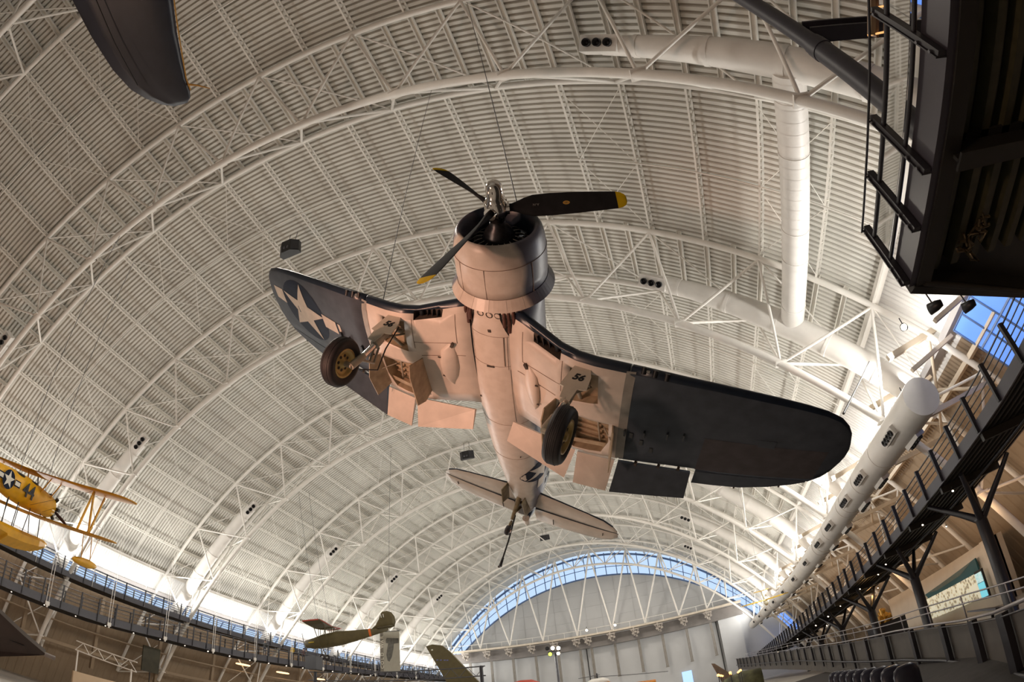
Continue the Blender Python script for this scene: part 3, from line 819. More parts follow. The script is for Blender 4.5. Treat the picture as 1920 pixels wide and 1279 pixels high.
    MB().box((sg * 2.66, -1.80, wz(2.66, -1.80) + .02), (.10, .04, .03)).build('landing_light', mat('lamp_glass_grey', (.3, .3, .28), .2, nscale=8, namt=.1), out)
    # soft white overspray at the fold, as in the photo: a thin painted fairing strip
    fair = MB(); vs = []
    for i in range(13):
        y = -1.80 - 2.1 * i / 12
        for x in (2.38, 2.52):
            vs.append((sg * x, y, wz(x, y) - .006))
    fair.add(vs, [(2 * i, 2 * i + 1, 2 * i + 3, 2 * i + 2) for i in range(12)])
    fair.build('fold_fairing', mat('sprayed_edge_paint', (.30, .28, .25), .55, nscale=3, namt=.2), out)

# star and bar under the starboard outer wing, printed flat on the skin
def decal(polys, name, parent, lift, sgx=1):
    mb = MB()
    for poly, mi in polys:
        n = len(poly); cx = sum(p[0] for p in poly) / n; cyy = sum(p[1] for p in poly) / n; S = 8
        for k in range(n):
            a, b = poly[k], poly[(k + 1) % n]; vs = []; idx = {}
            for i in range(S + 1):
                for j in range(S + 1 - i):
                    u, w = i / S, j / S
                    x = cx + (a[0] - cx) * u + (b[0] - cx) * w; y = cyy + (a[1] - cyy) * u + (b[1] - cyy) * w
                    idx[(i, j)] = len(vs); vs.append((sgx * x, y, wz(x, y) - lift - .004 * mi[1]))
            fs = []
            for i in range(S):
                for j in range(S - i):
                    fs.append((idx[(i, j)], idx[(i + 1, j)], idx[(i, j + 1)]))
                    if j < S - i - 1: fs.append((idx[(i + 1, j)], idx[(i + 1, j + 1)], idx[(i, j + 1)]))
            mb.add(vs, fs, mi[0])
    return mb
sc = (4.74, -2.95); rot = radians(97)
starp = [(sc[0] + (.77 if k % 2 == 0 else .30) * cos(rot + k * pi / 5), sc[1] + (.77 if k % 2 == 0 else .30) * sin(rot + k * pi / 5)) for k in range(10)]
circ = [(sc[0] + .79 * cos(2 * pi * k / 30), sc[1] + .79 * sin(2 * pi * k / 30)) for k in range(30)]
ins = decal([(circ, (1, 0)), ([(5.50, -2.62), (5.90, -2.66), (5.90, -3.0), (5.50, -3.02)], (0, 1)), ([(4.02, -2.70), (3.42, -2.74), (3.42, -3.06), (4.02, -3.06)], (0, 1)),
            ([(3.56, -2.73), (3.50, -2.73), (3.50, -3.06), (3.56, -3.06)], (1, 2))], 'wing_star', fighter, .004)
# the star itself: five kites, so the fan stays inside
for k in range(0, 10, 2):
    ins2 = decal([([sc, starp[k - 1], starp[k], starp[(k + 1) % 10]], (0, 2))], '', None, .004)
    ins.add(ins2.v, ins2.f, 0)
ins.build('star_insignia', [K_INS_W, K_INS_B], fighter, label='white star and bar roundel under the wing')
# star and bar on the port side of the rear fuselage
mb = MB()
def side(y, z): 
    _, a, b, zc = fus_at(y); q = max(-1, min(1, (z - zc) / b)); return V((-(a * sqrt(max(0, 1 - q * q)) ** .92) - .006, y, z))
def sidepoly(poly, mi, lift):
    n = len(poly); cx = sum(p[0] for p in poly) / n; cz = sum(p[1] for p in poly) / n
    for k in range(n):
        a, b = poly[k], poly[(k + 1) % n]; S = 5; vs = []; idx = {}
        for i in range(S + 1):
            for j in range(S + 1 - i):
                u, w = i / S, j / S; idx[(i, j)] = len(vs)
                vs.append(side(cx + (a[0] - cx) * u + (b[0] - cx) * w, cz + (a[1] - cz) * u + (b[1] - cz) * w) + V((-lift, 0, 0)))
        fs = []
        for i in range(S):
            for j in range(S - i):
                fs.append((idx[(i, j)], idx[(i + 1, j)], idx[(i, j + 1)]))
                if j < S - i - 1: fs.append((idx[(i + 1, j)], idx[(i + 1, j + 1)], idx[(i, j + 1)]))
        mb.add(vs, fs, mi)
fc = (-6.5, -.05)
sidepoly([(fc[0] + .43 * cos(2 * pi * k / 24), fc[1] + .43 * sin(2 * pi * k / 24)) for k in range(24)], 1, 0)
sp_ = [(fc[0] + (.42 if k % 2 == 0 else .17) * cos(pi / 2 + k * pi / 5), fc[1] + (.42 if k % 2 == 0 else .17) * sin(pi / 2 + k * pi / 5)) for k in range(10)]
for k in range(0, 10, 2): sidepoly([fc, sp_[k - 1], sp_[k], sp_[(k + 1) % 10]], 0, .004)
sidepoly([(fc[0] - .43, .10), (fc[0] - .85, .10), (fc[0] - .85, -.12), (fc[0] - .43, -.12)], 0, .004)
sidepoly([(fc[0] + .43, .10), (fc[0] + .85, .10), (fc[0] + .85, -.12), (fc[0] + .43, -.12)], 0, .004)
mb.build('star_insignia', [K_INS_W, K_INS_B], fighter, label='white star roundel on the rear fuselage')

# ---------------- main gear
K_DOOR = mat('pale_door_paint', (0.60, 0.54, 0.45), 0.45, nscale=5, namt=0.07)
for sg in (1, -1):
    g = thing('main_gear', None, None, M=Matrix.Identity(4)); g.parent = fighter; g.matrix_local = Matrix.Identity(4)
    X = lambda x: sg * x
    MB().tube([(X(1.74), -2.08, -.80), (X(1.72), -2.03, -1.10), (X(1.695), -1.98, -1.45)], .075, 12).tube([(X(1.695), -1.98, -1.42), (X(1.69), -1.97, -1.60)], .085, 12).build('strut', K_METAL, g)
    MB().tube([(X(1.695), -1.975, -1.58), (X(1.67), -1.91, -2.0)], .052, 12).build('oleo_piston', M_CHROME, g)
    MB().tube([(X(1.67), -1.92, -1.93), (X(1.655), -1.85, -2.20), (X(1.655), -1.84, -2.27)], [.06, .065, .06], 10).tube([(X(1.64), -1.84, -2.25), (X(1.88), -1.84, -2.25)], .05, 10).build('axle_fork', K_METAL, g)
    MB().tube([(X(1.66), -2.06, -1.55), (X(1.65), -2.22, -1.78), (X(1.655), -1.93, -2.02)], .022, 8).tube([(X(1.75), -2.06, -1.55), (X(1.74), -2.22, -1.78), (X(1.70), -1.93, -2.02)], .022, 8).build('torque_link', K_METAL, g)
    MB().tube([(X(1.60), -2.04, -1.0), (X(1.57), -2.12, -1.5), (X(1.54), -2.28, -1.85), (X(1.60), -2.0, -2.15)], .012, 6).build('brake_hose', M_BLACK, g)
    MB().tube([(X(1.72), -2.06, -1.18), (X(1.70), -2.75, -.86)], .035, 8).tube([(X(1.60), -2.2, -.95), (X(1.86), -2.2, -.95)], .04, 8).tube([(X(1.62), -2.3, -.9), (X(1.70), -2.1, -1.25)], .02, 6).tube([(X(1.86), -2.3, -.9), (X(1.74), -2.1, -1.25)], .02, 6).build('drag_brace', K_METAL, g)
    # tyre and wheel, axis along x
    WX = basis((0, 1, 0), (0, 0, 1), (1, 0, 0), (X(1.885), -1.84, -2.25))
    prof_t = [(.235, -.085), (.27, -.11), (.33, -.125), (.375, -.115), (.402, -.08), (.412, -.03), (.412, .03), (.402, .08), (.375, .115), (.33, .125), (.27, .11), (.235, .085)]
    ty = MB().lathe(prof_t, WX, 40).build('tyre', M_RUBBER, g)
    for h in (-.05, -.025, 0, .025, .05):
        MB().tube([WX @ V((.4125 * cos(t), .4125 * sin(t), h)) for t in [2 * pi * k / 40 for k in range(40)]], .004, 4, closed=True).build('tread_rib', M_RUBBER, ty)
    wh = MB().lathe([(.0, -.10), (.06, -.10), (.07, -.055), (.17, -.045), (.20, -.06), (.215, -.095), (.245, -.105), (.25, -.08), (.25, .08), (.245, .105), (.215, .095), (.20, .06), (.17, .045), (.07, .055), (.06, .10), (0, .10)], WX, 32).build('wheel', K_HUBY, g)
    for side_ in (-1, 1):
        for k in range(8):
            t = 2 * pi * k / 8
            MB().tube([WX @ V((.12 * cos(t), .12 * sin(t), side_ * .047)), WX @ V((.12 * cos(t), .12 * sin(t), side_ * .056))], .026, 10).build('lightening_hole', K_LINE, wh)
    # front door plate with the number
    pl = [(.12, -.90), (-.12, -.89), (-.19, -1.07), (-.21, -1.33), (-.08, -1.36), (-.05, -1.60), (.11, -1.58), (.13, -1.37), (.2, -1.35)]
    pl = [(1.715 + a, b) if sg > 0 else (-1.715 + a, b) for a, b in pl]
    PM_ = basis((1, 0, 0), (0, 0, 1), (0, -1, 0), (0, -1.90, 0))
    dp = MB().prism(pl, -.012, .012, PM_).build('strut_door', K_DOOR, g)
    text_mesh('56', .17, .004, basis((-1, 0, 0), (0, 0, 1), (0, 1, 0), (X(1.715) - (.02 if sg > 0 else .01), -1.886, -1.14)), 'door_number', M_BLACK, g, bold=.006, shear=.25)
    # wheel-well doors
    def plate(pts, th, name):
        P = [V(p) for p in pts]; n = (P[1] - P[0]).cross(P[2] - P[0]).normalized() * th / 2; k = len(P)
        return MB().add([p - n for p in P] + [p + n for p in P], [tuple(range(k - 1, -1, -1)), tuple(range(k, 2 * k))] + [(i, (i + 1) % k, k + (i + 1) % k, k + i) for i in range(k)], 0, False).build(name, K_WELL, g)
    d1 = plate([(X(1.29), -2.76, -.90), (X(1.26), -2.53, -1.38), (X(1.24), -2.75, -1.47), (X(1.24), -3.48, -1.47), (X(1.27), -3.66, -1.20), (X(1.29), -3.64, -.93)], .02, 'well_door')
    d2 = plate([(X(2.26), -3.0, -.90), (X(2.36), -2.85, -1.22), (X(2.40), -3.3, -1.36), (X(2.38), -3.84, -1.32), (X(2.26), -3.78, -.92)], .02, 'well_door')
    MB().tube([(X(1.28), -2.9, -1.2), (X(1.45), -3.0, -.82)], .012, 6).build('door_link', K_METAL, g)
    MB().tube([(X(2.34), -3.3, -1.1), (X(2.1), -3.3, -.82)], .012, 6).build('door_link', K_METAL, g)

# ---------------- tail wheel, hook
tg = thing('tail_gear', None, None, M=Matrix.Identity(4)); tg.parent = fighter; tg.matrix_local = Matrix.Identity(4)
K_TAILM = mat('worn_olive_bronze', (.24, .19, .11), .45, .3, nscale=9, namt=.3)
MB().tube([(0.02, -7.75, -.16), (.03, -8.0, -.45), (.05, -8.28, -.72)], [.07, .06, .045], 10).build('tail_strut', K_TAILM, tg)
MB().tube([(.0, -8.5, -.05), (.03, -8.15, -.55)], .04, 8).build('tail_brace', K_TAILM, tg)
MB().tube([V((.05, -8.36, -.82)) + V((.05 * 0, .08 * cos(t), .08 * sin(t))) for t in [2 * pi * k / 12 for k in range(12)]], .022, 6, closed=True).build('tail_fork', K_TAILM, tg)
TW_ = basis((0, 1, 0), (0, 0, 1), (1, 0, 0), (.05, -8.43, -.98))
MB().lathe([(0, -.04), (.05, -.045), (.07, -.06), (.12, -.055), (.14, 0), (.12, .055), (.07, .06), (.05, .045), (0, .04)], TW_, 20).build('tail_wheel', M_RUBBER, tg)
MB().tube([TW_ @ V((0, 0, -.075)), TW_ @ V((0, 0, .075))], .045, 10).build('tail_hub', mat('copper_hub', (.45, .25, .18), .4, .4, nscale=9, namt=.1), tg)
for sx, pts in ((.30, [(-7.35, -.22), (-7.2, -.58), (-7.75, -.62), (-8.0, -.28)]), (-.16, [(-7.75, -.15), (-7.7, -.5), (-8.6, -.38), (-8.75, -.05)])):
    P = [(sx, a, b) for a, b in pts]; Q = [(sx + .02, a, b) for a, b in pts]
    MB().add(P + Q, [(0, 1, 2, 3), (7, 6, 5, 4), (0, 4, 5, 1), (1, 5, 6, 2), (2, 6, 7, 3), (3, 7, 4, 0)]).build('tail_door', K_TAILM, tg)
MB().box((0.03, -8.5, -.20), (.24, .9, .10), Matrix.Rotation(-.18, 3, 'X')).build('tail_bay', K_LINE, tg)
hook = MB().tube([(.0, -8.2, -.62), (-.0, -8.75, -1.12), (0, -9.08, -1.56)], .022, 8).tube([(0, -9.05, -1.5), (0, -9.2, -1.70), (.0, -9.1, -1.76)], [.03, .045, .03], 8).build('arrestor_hook', M_BLACK, fighter)
MB().tube([(0, -9.25, -.10), (0, -9.6, -.05), (0, -9.78, .05)], [.10, .085, .03], 10).build('tail_cone', K_BELLY, fighter)
MB().tube([(-.28, -5.35, -.42), (-.30, -5.5, -.58)], .012, 6).build('antenna_mast', K_LINE, fighter)
# ================================================================== ducts
ORDN = ['first', 'second', 'third', 'fourth', 'fifth', 'sixth', 'seventh', 'eighth', 'ninth', 'tenth', 'eleventh', 'twelfth', 'thirteenth', 'fourteenth', 'fifteenth', 'sixteenth', 'seventeenth', 'eighteenth', 'nineteenth', 'twentieth', 'twenty-first', 'twenty-second', 'twenty-third', 'twenty-fourth']
YC = lambda i: Y1 + TW / 2 + (i - 1) * PITCH          # mid plane of truss i (1 = nearest)
RANK = ['nearest', 'second', 'third', 'fourth', 'fifth', 'sixth', 'seventh']
def nozzle_box(mb, M, n=3, gap=.46, r=.17):
    mb.box((0, 0, 0), (n * gap + .25, .75, .55), None, 0)
    k = len(mb.v) - 8
    mb.v[k:] = [tuple(M @ V(p)) for p in mb.v[k:]]
def nozzles(t, M, n=3, gap=.46, r=.17):
    """white outlet box with black round nozzles; local -Z is the blowing direction"""
    vb = MB().box((0, 0, 0), (n * gap + .25, .72, .6)); vb.v = [tuple(M @ V(p)) for p in vb.v]
    vb.build('outlet_box', M_DUCT, t)
    for i in range(n):
        x = (i - (n - 1) / 2) * gap
        mb = MB().lathe([(0, -.36), (r * .55, -.36), (r * .6, -.30), (r, -.30), (r * 1.08, -.47), (r * .95, -.47), (r * .9, -.34), (0, -.34)], M @ Matrix.Translation((x, 0, 0)), 14)
        mb.build('nozzle', M_BLACK, t)
def truss_duct(i, sg, s_top, s_bot, r0, r1, label, off=-1.35, both=True):
    y = YC(i); o = V((0, y, 0)); N = 22
    t = thing('air_duct', label, 'duct', (0, y, 0), group=None)
    pts = [arcP(s_top + (s_bot - s_top) * j / N, off, y) - o for j in range(N + 1)]
    rr = [r0 + (r1 - r0) * min(1, (2.6 * j / N)) for j in range(N + 1)]
    MB().tube(pts, rr, 20).build('duct_tube', M_DUCT, t)
    for j in range(2, N, 4):
        d = (pts[j + 1] - pts[j]).normalized()
        MB().tube([pts[j] - d * .09, pts[j] + d * .09], rr[j] * 1.06, 20).build('duct_collar', M_DUCT, t)
    for s, tip in ((s_top, 1),) + (((s_bot, -1),) if both else ()):
        c = arcP(s, off, y) - o; n = arc_n(s); tg_ = (arcP(s + .1, off, y) - arcP(s, off, y)).normalized()
        M = basis(tg_, V((0, -1, 0)).normalized(), n, c) if False else None
        xv = tg_; zv = (n * .75 + V((0, 1, 0)) * .62).normalized(); yv = zv.cross(xv).normalized(); zv = xv.cross(yv)
        nozzles(t, basis(xv, yv, zv, c - zv * (r0 * .55)))
    return t
for i in range(1, 7):
    sl_top = -24.6 + .25 * i; sl_bot = s_at_z(9.6, -1)
    truss_duct(i, -1, sl_top, sl_bot, .5, .66, 'white curved air duct in the left flank of the %s roof truss from the camera' % RANK[i - 1])
    sr_top = 22.0; sr_bot = s_at_z(9.8, 1)
    truss_duct(i, 1, sr_top, sr_bot, .40, .64, 'white curved air duct in the right flank of the %s roof truss from the camera' % RANK[i - 1], off=-1.45)
# long straight duct between the two nearest truss ducts
t = thing('link_duct', 'straight white duct running lengthwise between the two nearest right-hand truss ducts', 'duct', (25.3, 8.78, 15.6))
LD = [V((25.05, 9.0, 15.75)), V((25.75, 22.9, 15.5))]
MB().tube([p - V((25.3, 8.78, 15.6)) for p in (LD[0], (LD[0] + LD[1]) / 2, LD[1])], .62, 24).build('duct_tube', M_DUCT, t)
dd = (LD[1] - LD[0]).normalized()
for f in (.08, .25, .53, .66, .90):
    c = LD[0] + (LD[1] - LD[0]) * f - V((25.3, 8.78, 15.6))
    MB().tube([c - dd * .05, c + dd * .05], .645, 24).build('duct_collar', M_DUCT, t)
for j in range(26):                                   # spiral seam ribs
    c = LD[0] + (LD[1] - LD[0]) * (.02 + .037 * j) - V((25.3, 8.78, 15.6))
    MB().tube([c - dd * .012, c + dd * .012], .628, 24, cap=False).build('spiral_seam', M_DUCT, t)
# the big supply duct along the right-hand walkway
bd = thing('supply_duct', 'huge white cylindrical duct with flat round end running along the right-hand walkway', 'duct', (27.5, 18.1, 7.3))
B0 = V((27.5, 18.1, 7.33))
BP = [V((27.5, 18.1, 7.33)), V((27.5, 25, 7.62)), V((27.5, 31.5, 7.6)), V((27.5, 40, 7.35)), V((27.4, 52, 7.15)), V((27.3, 74, 7.5)), V((27.2, 92, 7.7))]
MB().tube([p - B0 for p in BP], [.80, .80, .80, .78, .74, .66, .6], 40).build('duct_tube', M_DUCT, bd)
def bpt(y):
    for p, q in zip(BP, BP[1:]):
        if p.y <= y <= q.y: return p + (q - p) * ((y - p.y) / (q.y - p.y))
    return BP[-1]
for y in (23.6, 27.2, 30.2, 31.1, 35.6, 38.4, 39.4, 45.0, 51.0, 58, 66, 75):
    c = bpt(y) - B0
    MB().tube([c - V((0, .05, 0)), c + V((0, .05, 0))], .825 if y < 45 else .77, 40).build('duct_collar', M_DUCT, bd)
for y in (20.6, 25.6, 28.7 + .3, 33.4, 37.2, 42.5, 48.3, 55, 62, 69, 76, 83):
    c = bpt(y) - B0; rr = .80 if y < 40 else .74 if y < 55 else .66
    for a, n in ((200, 4), (285, 4)):
        d = V((cos(radians(a)), 0, sin(radians(a)))); zv = -d; xv = V((0, 1, 0)); yv = zv.cross(xv)
        if y > 40: n = 3
        vb = MB().box((0, 0, 0), (n * .30 + .15, .42, .30)); M = basis(xv, yv, zv, c + d * (rr + .02)); vb.v = [tuple(M @ V(p)) for p in vb.v]
        ob = vb.build('outlet_box', M_DUCT, bd)
        for i in range(n):
            MB().lathe([(0, -.17), (.10, -.17), (.135, -.15), (.145, -.24), (.11, -.24), (.10, -.18), (0, -.18)], M @ Matrix.Translation(((i - (n - 1) / 2) * .30, 0, 0)), 12).build('nozzle', M_BLACK, ob)

# ================================================================== elevated walkways
def bridge(name, label, path, sgn, width, fh, post_pitch, post_y0, ph, mats_, extra=None, post_w=.09, lean=0.0, rails=3):
    o = V(path[0]); t = thing(name, label, 'walkway', o)
    P = [V(p) - o for p in path]
    def at(y):
        y -= o.y
        for p, q in zip(P, P[1:]):
            if p.y <= y <= q.y: return p + (q - p) * ((y - p.y) / (q.y - p.y))
        return P[-1]
    W = V((sgn * width, 0, 0)); up = V((0, 0, 1))
    MF, MDK, MR = mats_
    def ribbon(off_x, z0, z1, th, nm, m):
        rings = [[p + V((off_x - th / 2, 0, z0)), p + V((off_x + th / 2, 0, z0)), p + V((off_x + th / 2, 0, z1)), p + V((off_x - th / 2, 0, z1))] for p in P]
        return MB().loft(rings, smooth=False).build(nm, m, t)
    ribbon(0, 0, fh, .10, 'fascia', MF); ribbon(sgn * width, 0, fh, .10, 'fascia', MF)
    ribbon(sgn * width / 2, fh * .55, fh * .75, width, 'deck', MDK)
    n = 9
    for i in range(n):
        ribbon(sgn * width * (i + .7) / (n + .4), fh * .05, fh * .55, .13, 'stringer', MDK)
    for off in (0, sgn * width):
        for k in range(rails):
            z = fh + (ph - fh) * (k + 1) / rails
            MB().tube([p + V((off - sgn * lean * (k + 1) / rails, 0, z)) for p in P], .022 if k < rails - 1 else .03, 5).build('rail', MR, t)
    y = post_y0
    while y < path[-1][1]:
        b = at(y)
        for off in (0, sgn * width):
            MB().bar(b + V((off - sgn * .08, 0, 0.03)), b + V((off - sgn * (.08 + lean), 0, ph + .05)), .10, post_w, (1, 0, 0)).build('post', M_DARK, t)
        y += post_pitch
    return t, at, o
RW = [(27, 9.3, 4.48), (27, 13.1, 4.22), (27, 16.56, 4.05), (27, 20.1, 3.87), (27, 25.2, 3.57), (27, 36.25, 3.03), (27, 60.3, 2.26), (27, 92, 1.6)]
rw, rat, ro = bridge('elevated_walkway', 'dark steel walkway on tree columns descending along the right side', RW, 1, 3.0, .40, 1.75, 9.6, 1.25, (M_FASCIA, M_DARK2, M_CABLE), post_w=.16, rails=4)
for y in range(11, 90, 4):
    b = rat(y)
    MB().bar(b + V((.05, 0, -.12)), b + V((2.95, 0, -.12)), .16, .26).build('cross_beam', M_DARK2, rw)
MB().tube([rat(y) + V((1.5, 0, -.35)) for y in (9.4, 13, 20, 30, 45, 60, 90)], .05, 6).build('conduit', M_DARK, rw)
for i, y in enumerate((19.3, 27.4, 35.6, 43.8, 52, 60)):
    z = rat(y).z + ro.z; x = 28.4
    t = thing('tree_column', 'dark branching steel column, %s from the camera under the right walkway' % RANK[i], 'column', (x, y, FLOOR), group=None)
    MB().lathe([(.34, 0), (.34, .08), (.27, .1), (.25, z - FLOOR - 1.7), (.30, z - FLOOR - 1.62), (0, z - FLOOR - 1.6)], None, 18).build('trunk', M_DARK, t)
    for dx, dy in ((-1.1, -1.7), (1.2, -1.7), (-1.1, 1.7), (1.2, 1.7)):
        MB().tube([(0, 0, z - FLOOR - 1.75), (dx * .35, dy * .35, z - FLOOR - 1.15), (dx, dy, z - FLOOR - .12)], [.17, .13, .09], 10).build('branch', M_DARK, t)
# small spotlights under the right walkway
M_LAMP = mat('lit_lamp_face', (1, .9, .75), .5, nscale=3, namt=.02, emit=(1, .80, .58), estr=5)
M_LAMPC = mat('lit_floodlight_face', (1, .92, .8), .5, nscale=3, namt=.02, emit=(1, .84, .62), estr=40)
def spot(loc, d, label, group=None, r=.07, m=None, name='spotlight'):
    t = thing(name, label, 'lamp', loc, group=group)
    d = V(d).normalized(); u = V((0, 1, 0)) if abs(d.y) < .8 else V((1, 0, 0)); x = u.cross(d).normalized(); y = d.cross(x)
    M = basis(x, y, d, (0, 0, 0))
    MB().lathe([(0, -.9 * r * 2), (r * .7, -1.7 * r), (r, -.6 * r), (r * 1.15, 1.2 * r), (r * 1.0, 1.25 * r), (r * .9, .6 * r)], M, 12).build('housing', M_BLACK, t)
    MB().lathe([(r * .92, .55 * r), (r * .6, .62 * r), (0, .66 * r)], M, 12).build('lamp_face', m or M_LAMP, t)
    MB().tube([(0, 0, 0), (0, 0, r * 3.2)], r * .16, 6).build('stem', M_BLACK, t)
    return t
G_RW = 'small spotlights under the right walkway'
for i, (dx, y) in enumerate(((.3, 18.6), (.25, 22.0), (2.6, 24.5), (.3, 27.8), (.6, 30.2), (.3, 33.2), (2.4, 36), (.3, 38.5), (.4, 43), (.3, 47.5), (2.3, 52), (.3, 57), (.3, 64), (.3, 72))):
    p = ro + rat(y) + V((dx, 0, -.38))
    spot(p, (-.5, -.6, -.5), 'small lit spotlight under the dark right-hand walkway, %s from the near end' % ORDN[i], G_RW, .05 if y < 40 else .08)

# left-hand walkways
LWP = [(-24.4, -4, 4.2), (-24.4, 8, 4.35), (-24.4, 15.4, 4.47), (-24.4, 19.3, 4.55), (-24.4, 25.2, 4.70), (-24.4, 31.2, 5.07), (-24.4, 42.4, 5.32), (-24.4, 56.8, 5.95), (-24.4, 75, 6.6), (-24.4, 97, 7.2)]
lw, lat, lo_ = bridge('elevated_walkway', 'lower dark walkway hung on rods along the left wall', LWP, -1, 3.0, .62, 1.75, 1.6, 1.85, (M_FASCIA, M_DARK2, M_CABLE), rails=4)
UWP = [(-28.2, -4, 7.8), (-28.2, 16, 7.88), (-28.2, 31.6, 7.92), (-28.2, 50, 7.95), (-28.2, 97, 8.0)]
uw, uat, uo = bridge('elevated_walkway', 'upper dark walkway in front of the blue window strip on the left', UWP, -1, 2.0, .50, 2.3, -3, 1.6, (M_FASCIA, M_DARK2, M_CABLE), rails=5)
for i, y in enumerate((13.7, 19.6, 25.5, 31.5, 37.4, 43.3, 49.2, 55.1, 61, 67, 73, 79)):
    b = V(lat(y)); tz = prof(-24.4) - .2 - lo_.z
    MB().tube([b + V((.16, -.12, -.1)), V((b.x + .16, b.y - .12, tz))], .022, 5).tube([b + V((.16, .12, -.1)), V((b.x + .16, b.y + .12, tz))], .022, 5).build('hanger_rods', M_STEEL, lw)
    MB().box(b + V((.16, 0, .05)), (.12, .36, .3)).box(b + V((.16, 0, -.12)), (.10, .14, .25)).build('hanger_clamp', M_STEEL, lw)
    MB().tube([V(uat(y)) + V((.1, 0, 0)), V((uat(y).x + .1, uat(y).y, prof(-28.1) - .2 - uo.z))], .03, 5).build('hanger_rods', M_STEEL, uw)
G_LW = 'small spotlights along the underside of the lower left walkway'
for i in range(18):
    y = 16.5 + i * 2.9
    spot(lo_ + lat(y) + V((.1, 0, -.12)), (.6, -.4, -.6), 'small lit lamp on the lower edge of the left-hand walkway, %s from the left' % ORDN[i], G_LW, .055 if y < 35 else .08)

# ================================================================== overlook platform at the top right
ov = thing('overlook_platform', 'black viewing platform with glass railing jutting in from the top right corner', 'platform', (21.2, 2.0, 4.4))
A = V((21.2, 2.0, 4.4))
OE = [V((21.02, -2.0, 4.4)), V((21.10, 1.0, 4.4)), V((21.16, 2.6, 4.4)), V((21.24, 4.2, 4.4)), V((21.32, 5.3, 4.4)), V((21.44, 6.55, 4.4))]   # outer edge line
def oat(y, dx=0, dz=0):
    for p, q in zip(OE, OE[1:]):
        if p.y <= y <= q.y + 1e-6:
            return p + (q - p) * ((y - p.y) / (q.y - p.y)) - A + V((dx, 0, dz))
def orib(x0, x1, z0, z1, nm, m):
    return MB().loft([[p - A + V((x0, 0, z0)), p - A + V((x1, 0, z0)), p - A + V((x1, 0, z1)), p - A + V((x0, 0, z1))] for p in OE], smooth=False).build(nm, m, ov)
orib(-.02, .12, .0, .48, 'fascia', M_FASCIA)
orib(.12, 6.6, .40, .48, 'deck', M_DARK2)
orib(.12, .42, -.03, .06, 'edge_angle', M_DARK2)
M_OLIVE = mat('olive_decking', (.050, .045, .022), .55, nscale=5, namt=.2)
for i in range(13):
    x = .55 + .46 * i
    orib(x, x + .16, .18, .40, 'deck_rib', M_OLIVE)
    orib(x + .20, x + .23, .22, .40, 'deck_rib', M_OLIVE)
for y, nm in ((4.05, 'cross_beam'), (1.0, 'cross_beam')):
    a = oat(y, .3, -.10)
    MB().box(a + V((3.2, 0, -.06)), (6.4, .30, .04)).box(a + V((3.2, 0, .12)), (6.4, .05, .34)).box(a + V((3.2, 0, .3)), (6.4, .3, .04)).build(nm, M_DARK2, ov)
# closing end beam with rounded lower edge
e0, e1 = V((21.44, 6.55, 4.4)) - A, V((27.2, 8.9, 4.4)) - A
MB().bar(e0 + V((.05, .05, .22)), e1 + V((0, 0, .22)), .16, .52).build('end_beam', M_DARK2, ov)
MB().tube([e0 + V((.3, .0, -.0)), e1], .06, 8).build('end_beam', M_DARK2, ov)
MB().add([e0 + V((.1, 0, .45)), e1 + V((0, 0, .45)), V((27.8, 6.0, 4.85)) - A, V((21.6, 6.0, 4.85)) - A], [(0, 1, 2, 3)]).add([e0 + V((.1, 0, .40)), e1 + V((0, 0, .40)), V((27.8, 6.0, 4.80)) - A, V((21.6, 6.0, 4.80)) - A], [(3, 2, 1, 0)]).build('deck', M_DARK2, ov)
PO = [-1.2, 0.6, 2.58, 4.23, 5.25, 6.42]
for y in PO:
    b = oat(min(y, 6.5))
    MB().bar(b + V((-.10, 0, .0)), b + V((-.10, 0, 1.32)), .07, .12, (1, 0, 0)).bar(b + V((-.10, .05, .0)), b + V((-.10, .05, 1.3)), .02, .18, (1, 0, 0)).build('post', M_DARK, ov)
    for z in (.12, .36, 1.22):
        MB().tube([b + V((-.20, .03, z)), b + V((-.02, .03, z))], .022, 8).build('bolt', M_CABLE, ov)
for z, r in ((.52, .035), (1.05, .04), (1.30, .02)):
    MB().tube([oat(y, -.10 if z < 1.2 else -.2, z) for y in (-2, 0, 1, 2.6, 4.2, 5.3, 6.5)], r, 8).build('rail', M_DARK, ov)
for a, b in zip(PO, PO[1:]):
    g = MB(); a_, b_ = oat(a + .08, -.10, .60), oat(b - .08, -.10, .60)
    g.add([a_, b_, b_ + V((0, 0, .40)), a_ + V((0, 0, .40)), a_ + V((.012, 0, 0)), b_ + V((.012, 0, 0)), b_ + V((.012, 0, .40)), a_ + V((.012, 0, .40))], [(0, 1, 2, 3), (7, 6, 5, 4), (0, 4, 5, 1), (1, 5, 6, 2), (2, 6, 7, 3), (3, 7, 4, 0)])
    g.build('glass_panel', M_CLEAR, ov)
# clutter lashed under the platform end
mb = MB(); random.seed(3)
for i in range(16):
    c = V((22.7 + random.uniform(-.25, .25), 6.1 + random.uniform(-.7, .3), 4.5)) - A
    mb.tube([c + V((random.uniform(-.15, .15), random.uniform(-.15, .15), random.uniform(-.12, .05))) for _ in range(4)], .018 + .015 * random.random(), 6)
mb.build('cable_bundle', mat('dull_brass_fittings', (.10, .075, .04), .4, .5, nscale=12, namt=.5), ov)
for k, (x, y) in enumerate(((22.05, 7.0), (23.0, 7.35))):
    spot((x, y + .1, 4.25), (-.5, .6, .2), 'small spotlight under the %s end of the black viewing platform' % ('left' if k == 0 else 'middle of the'), None, .09)
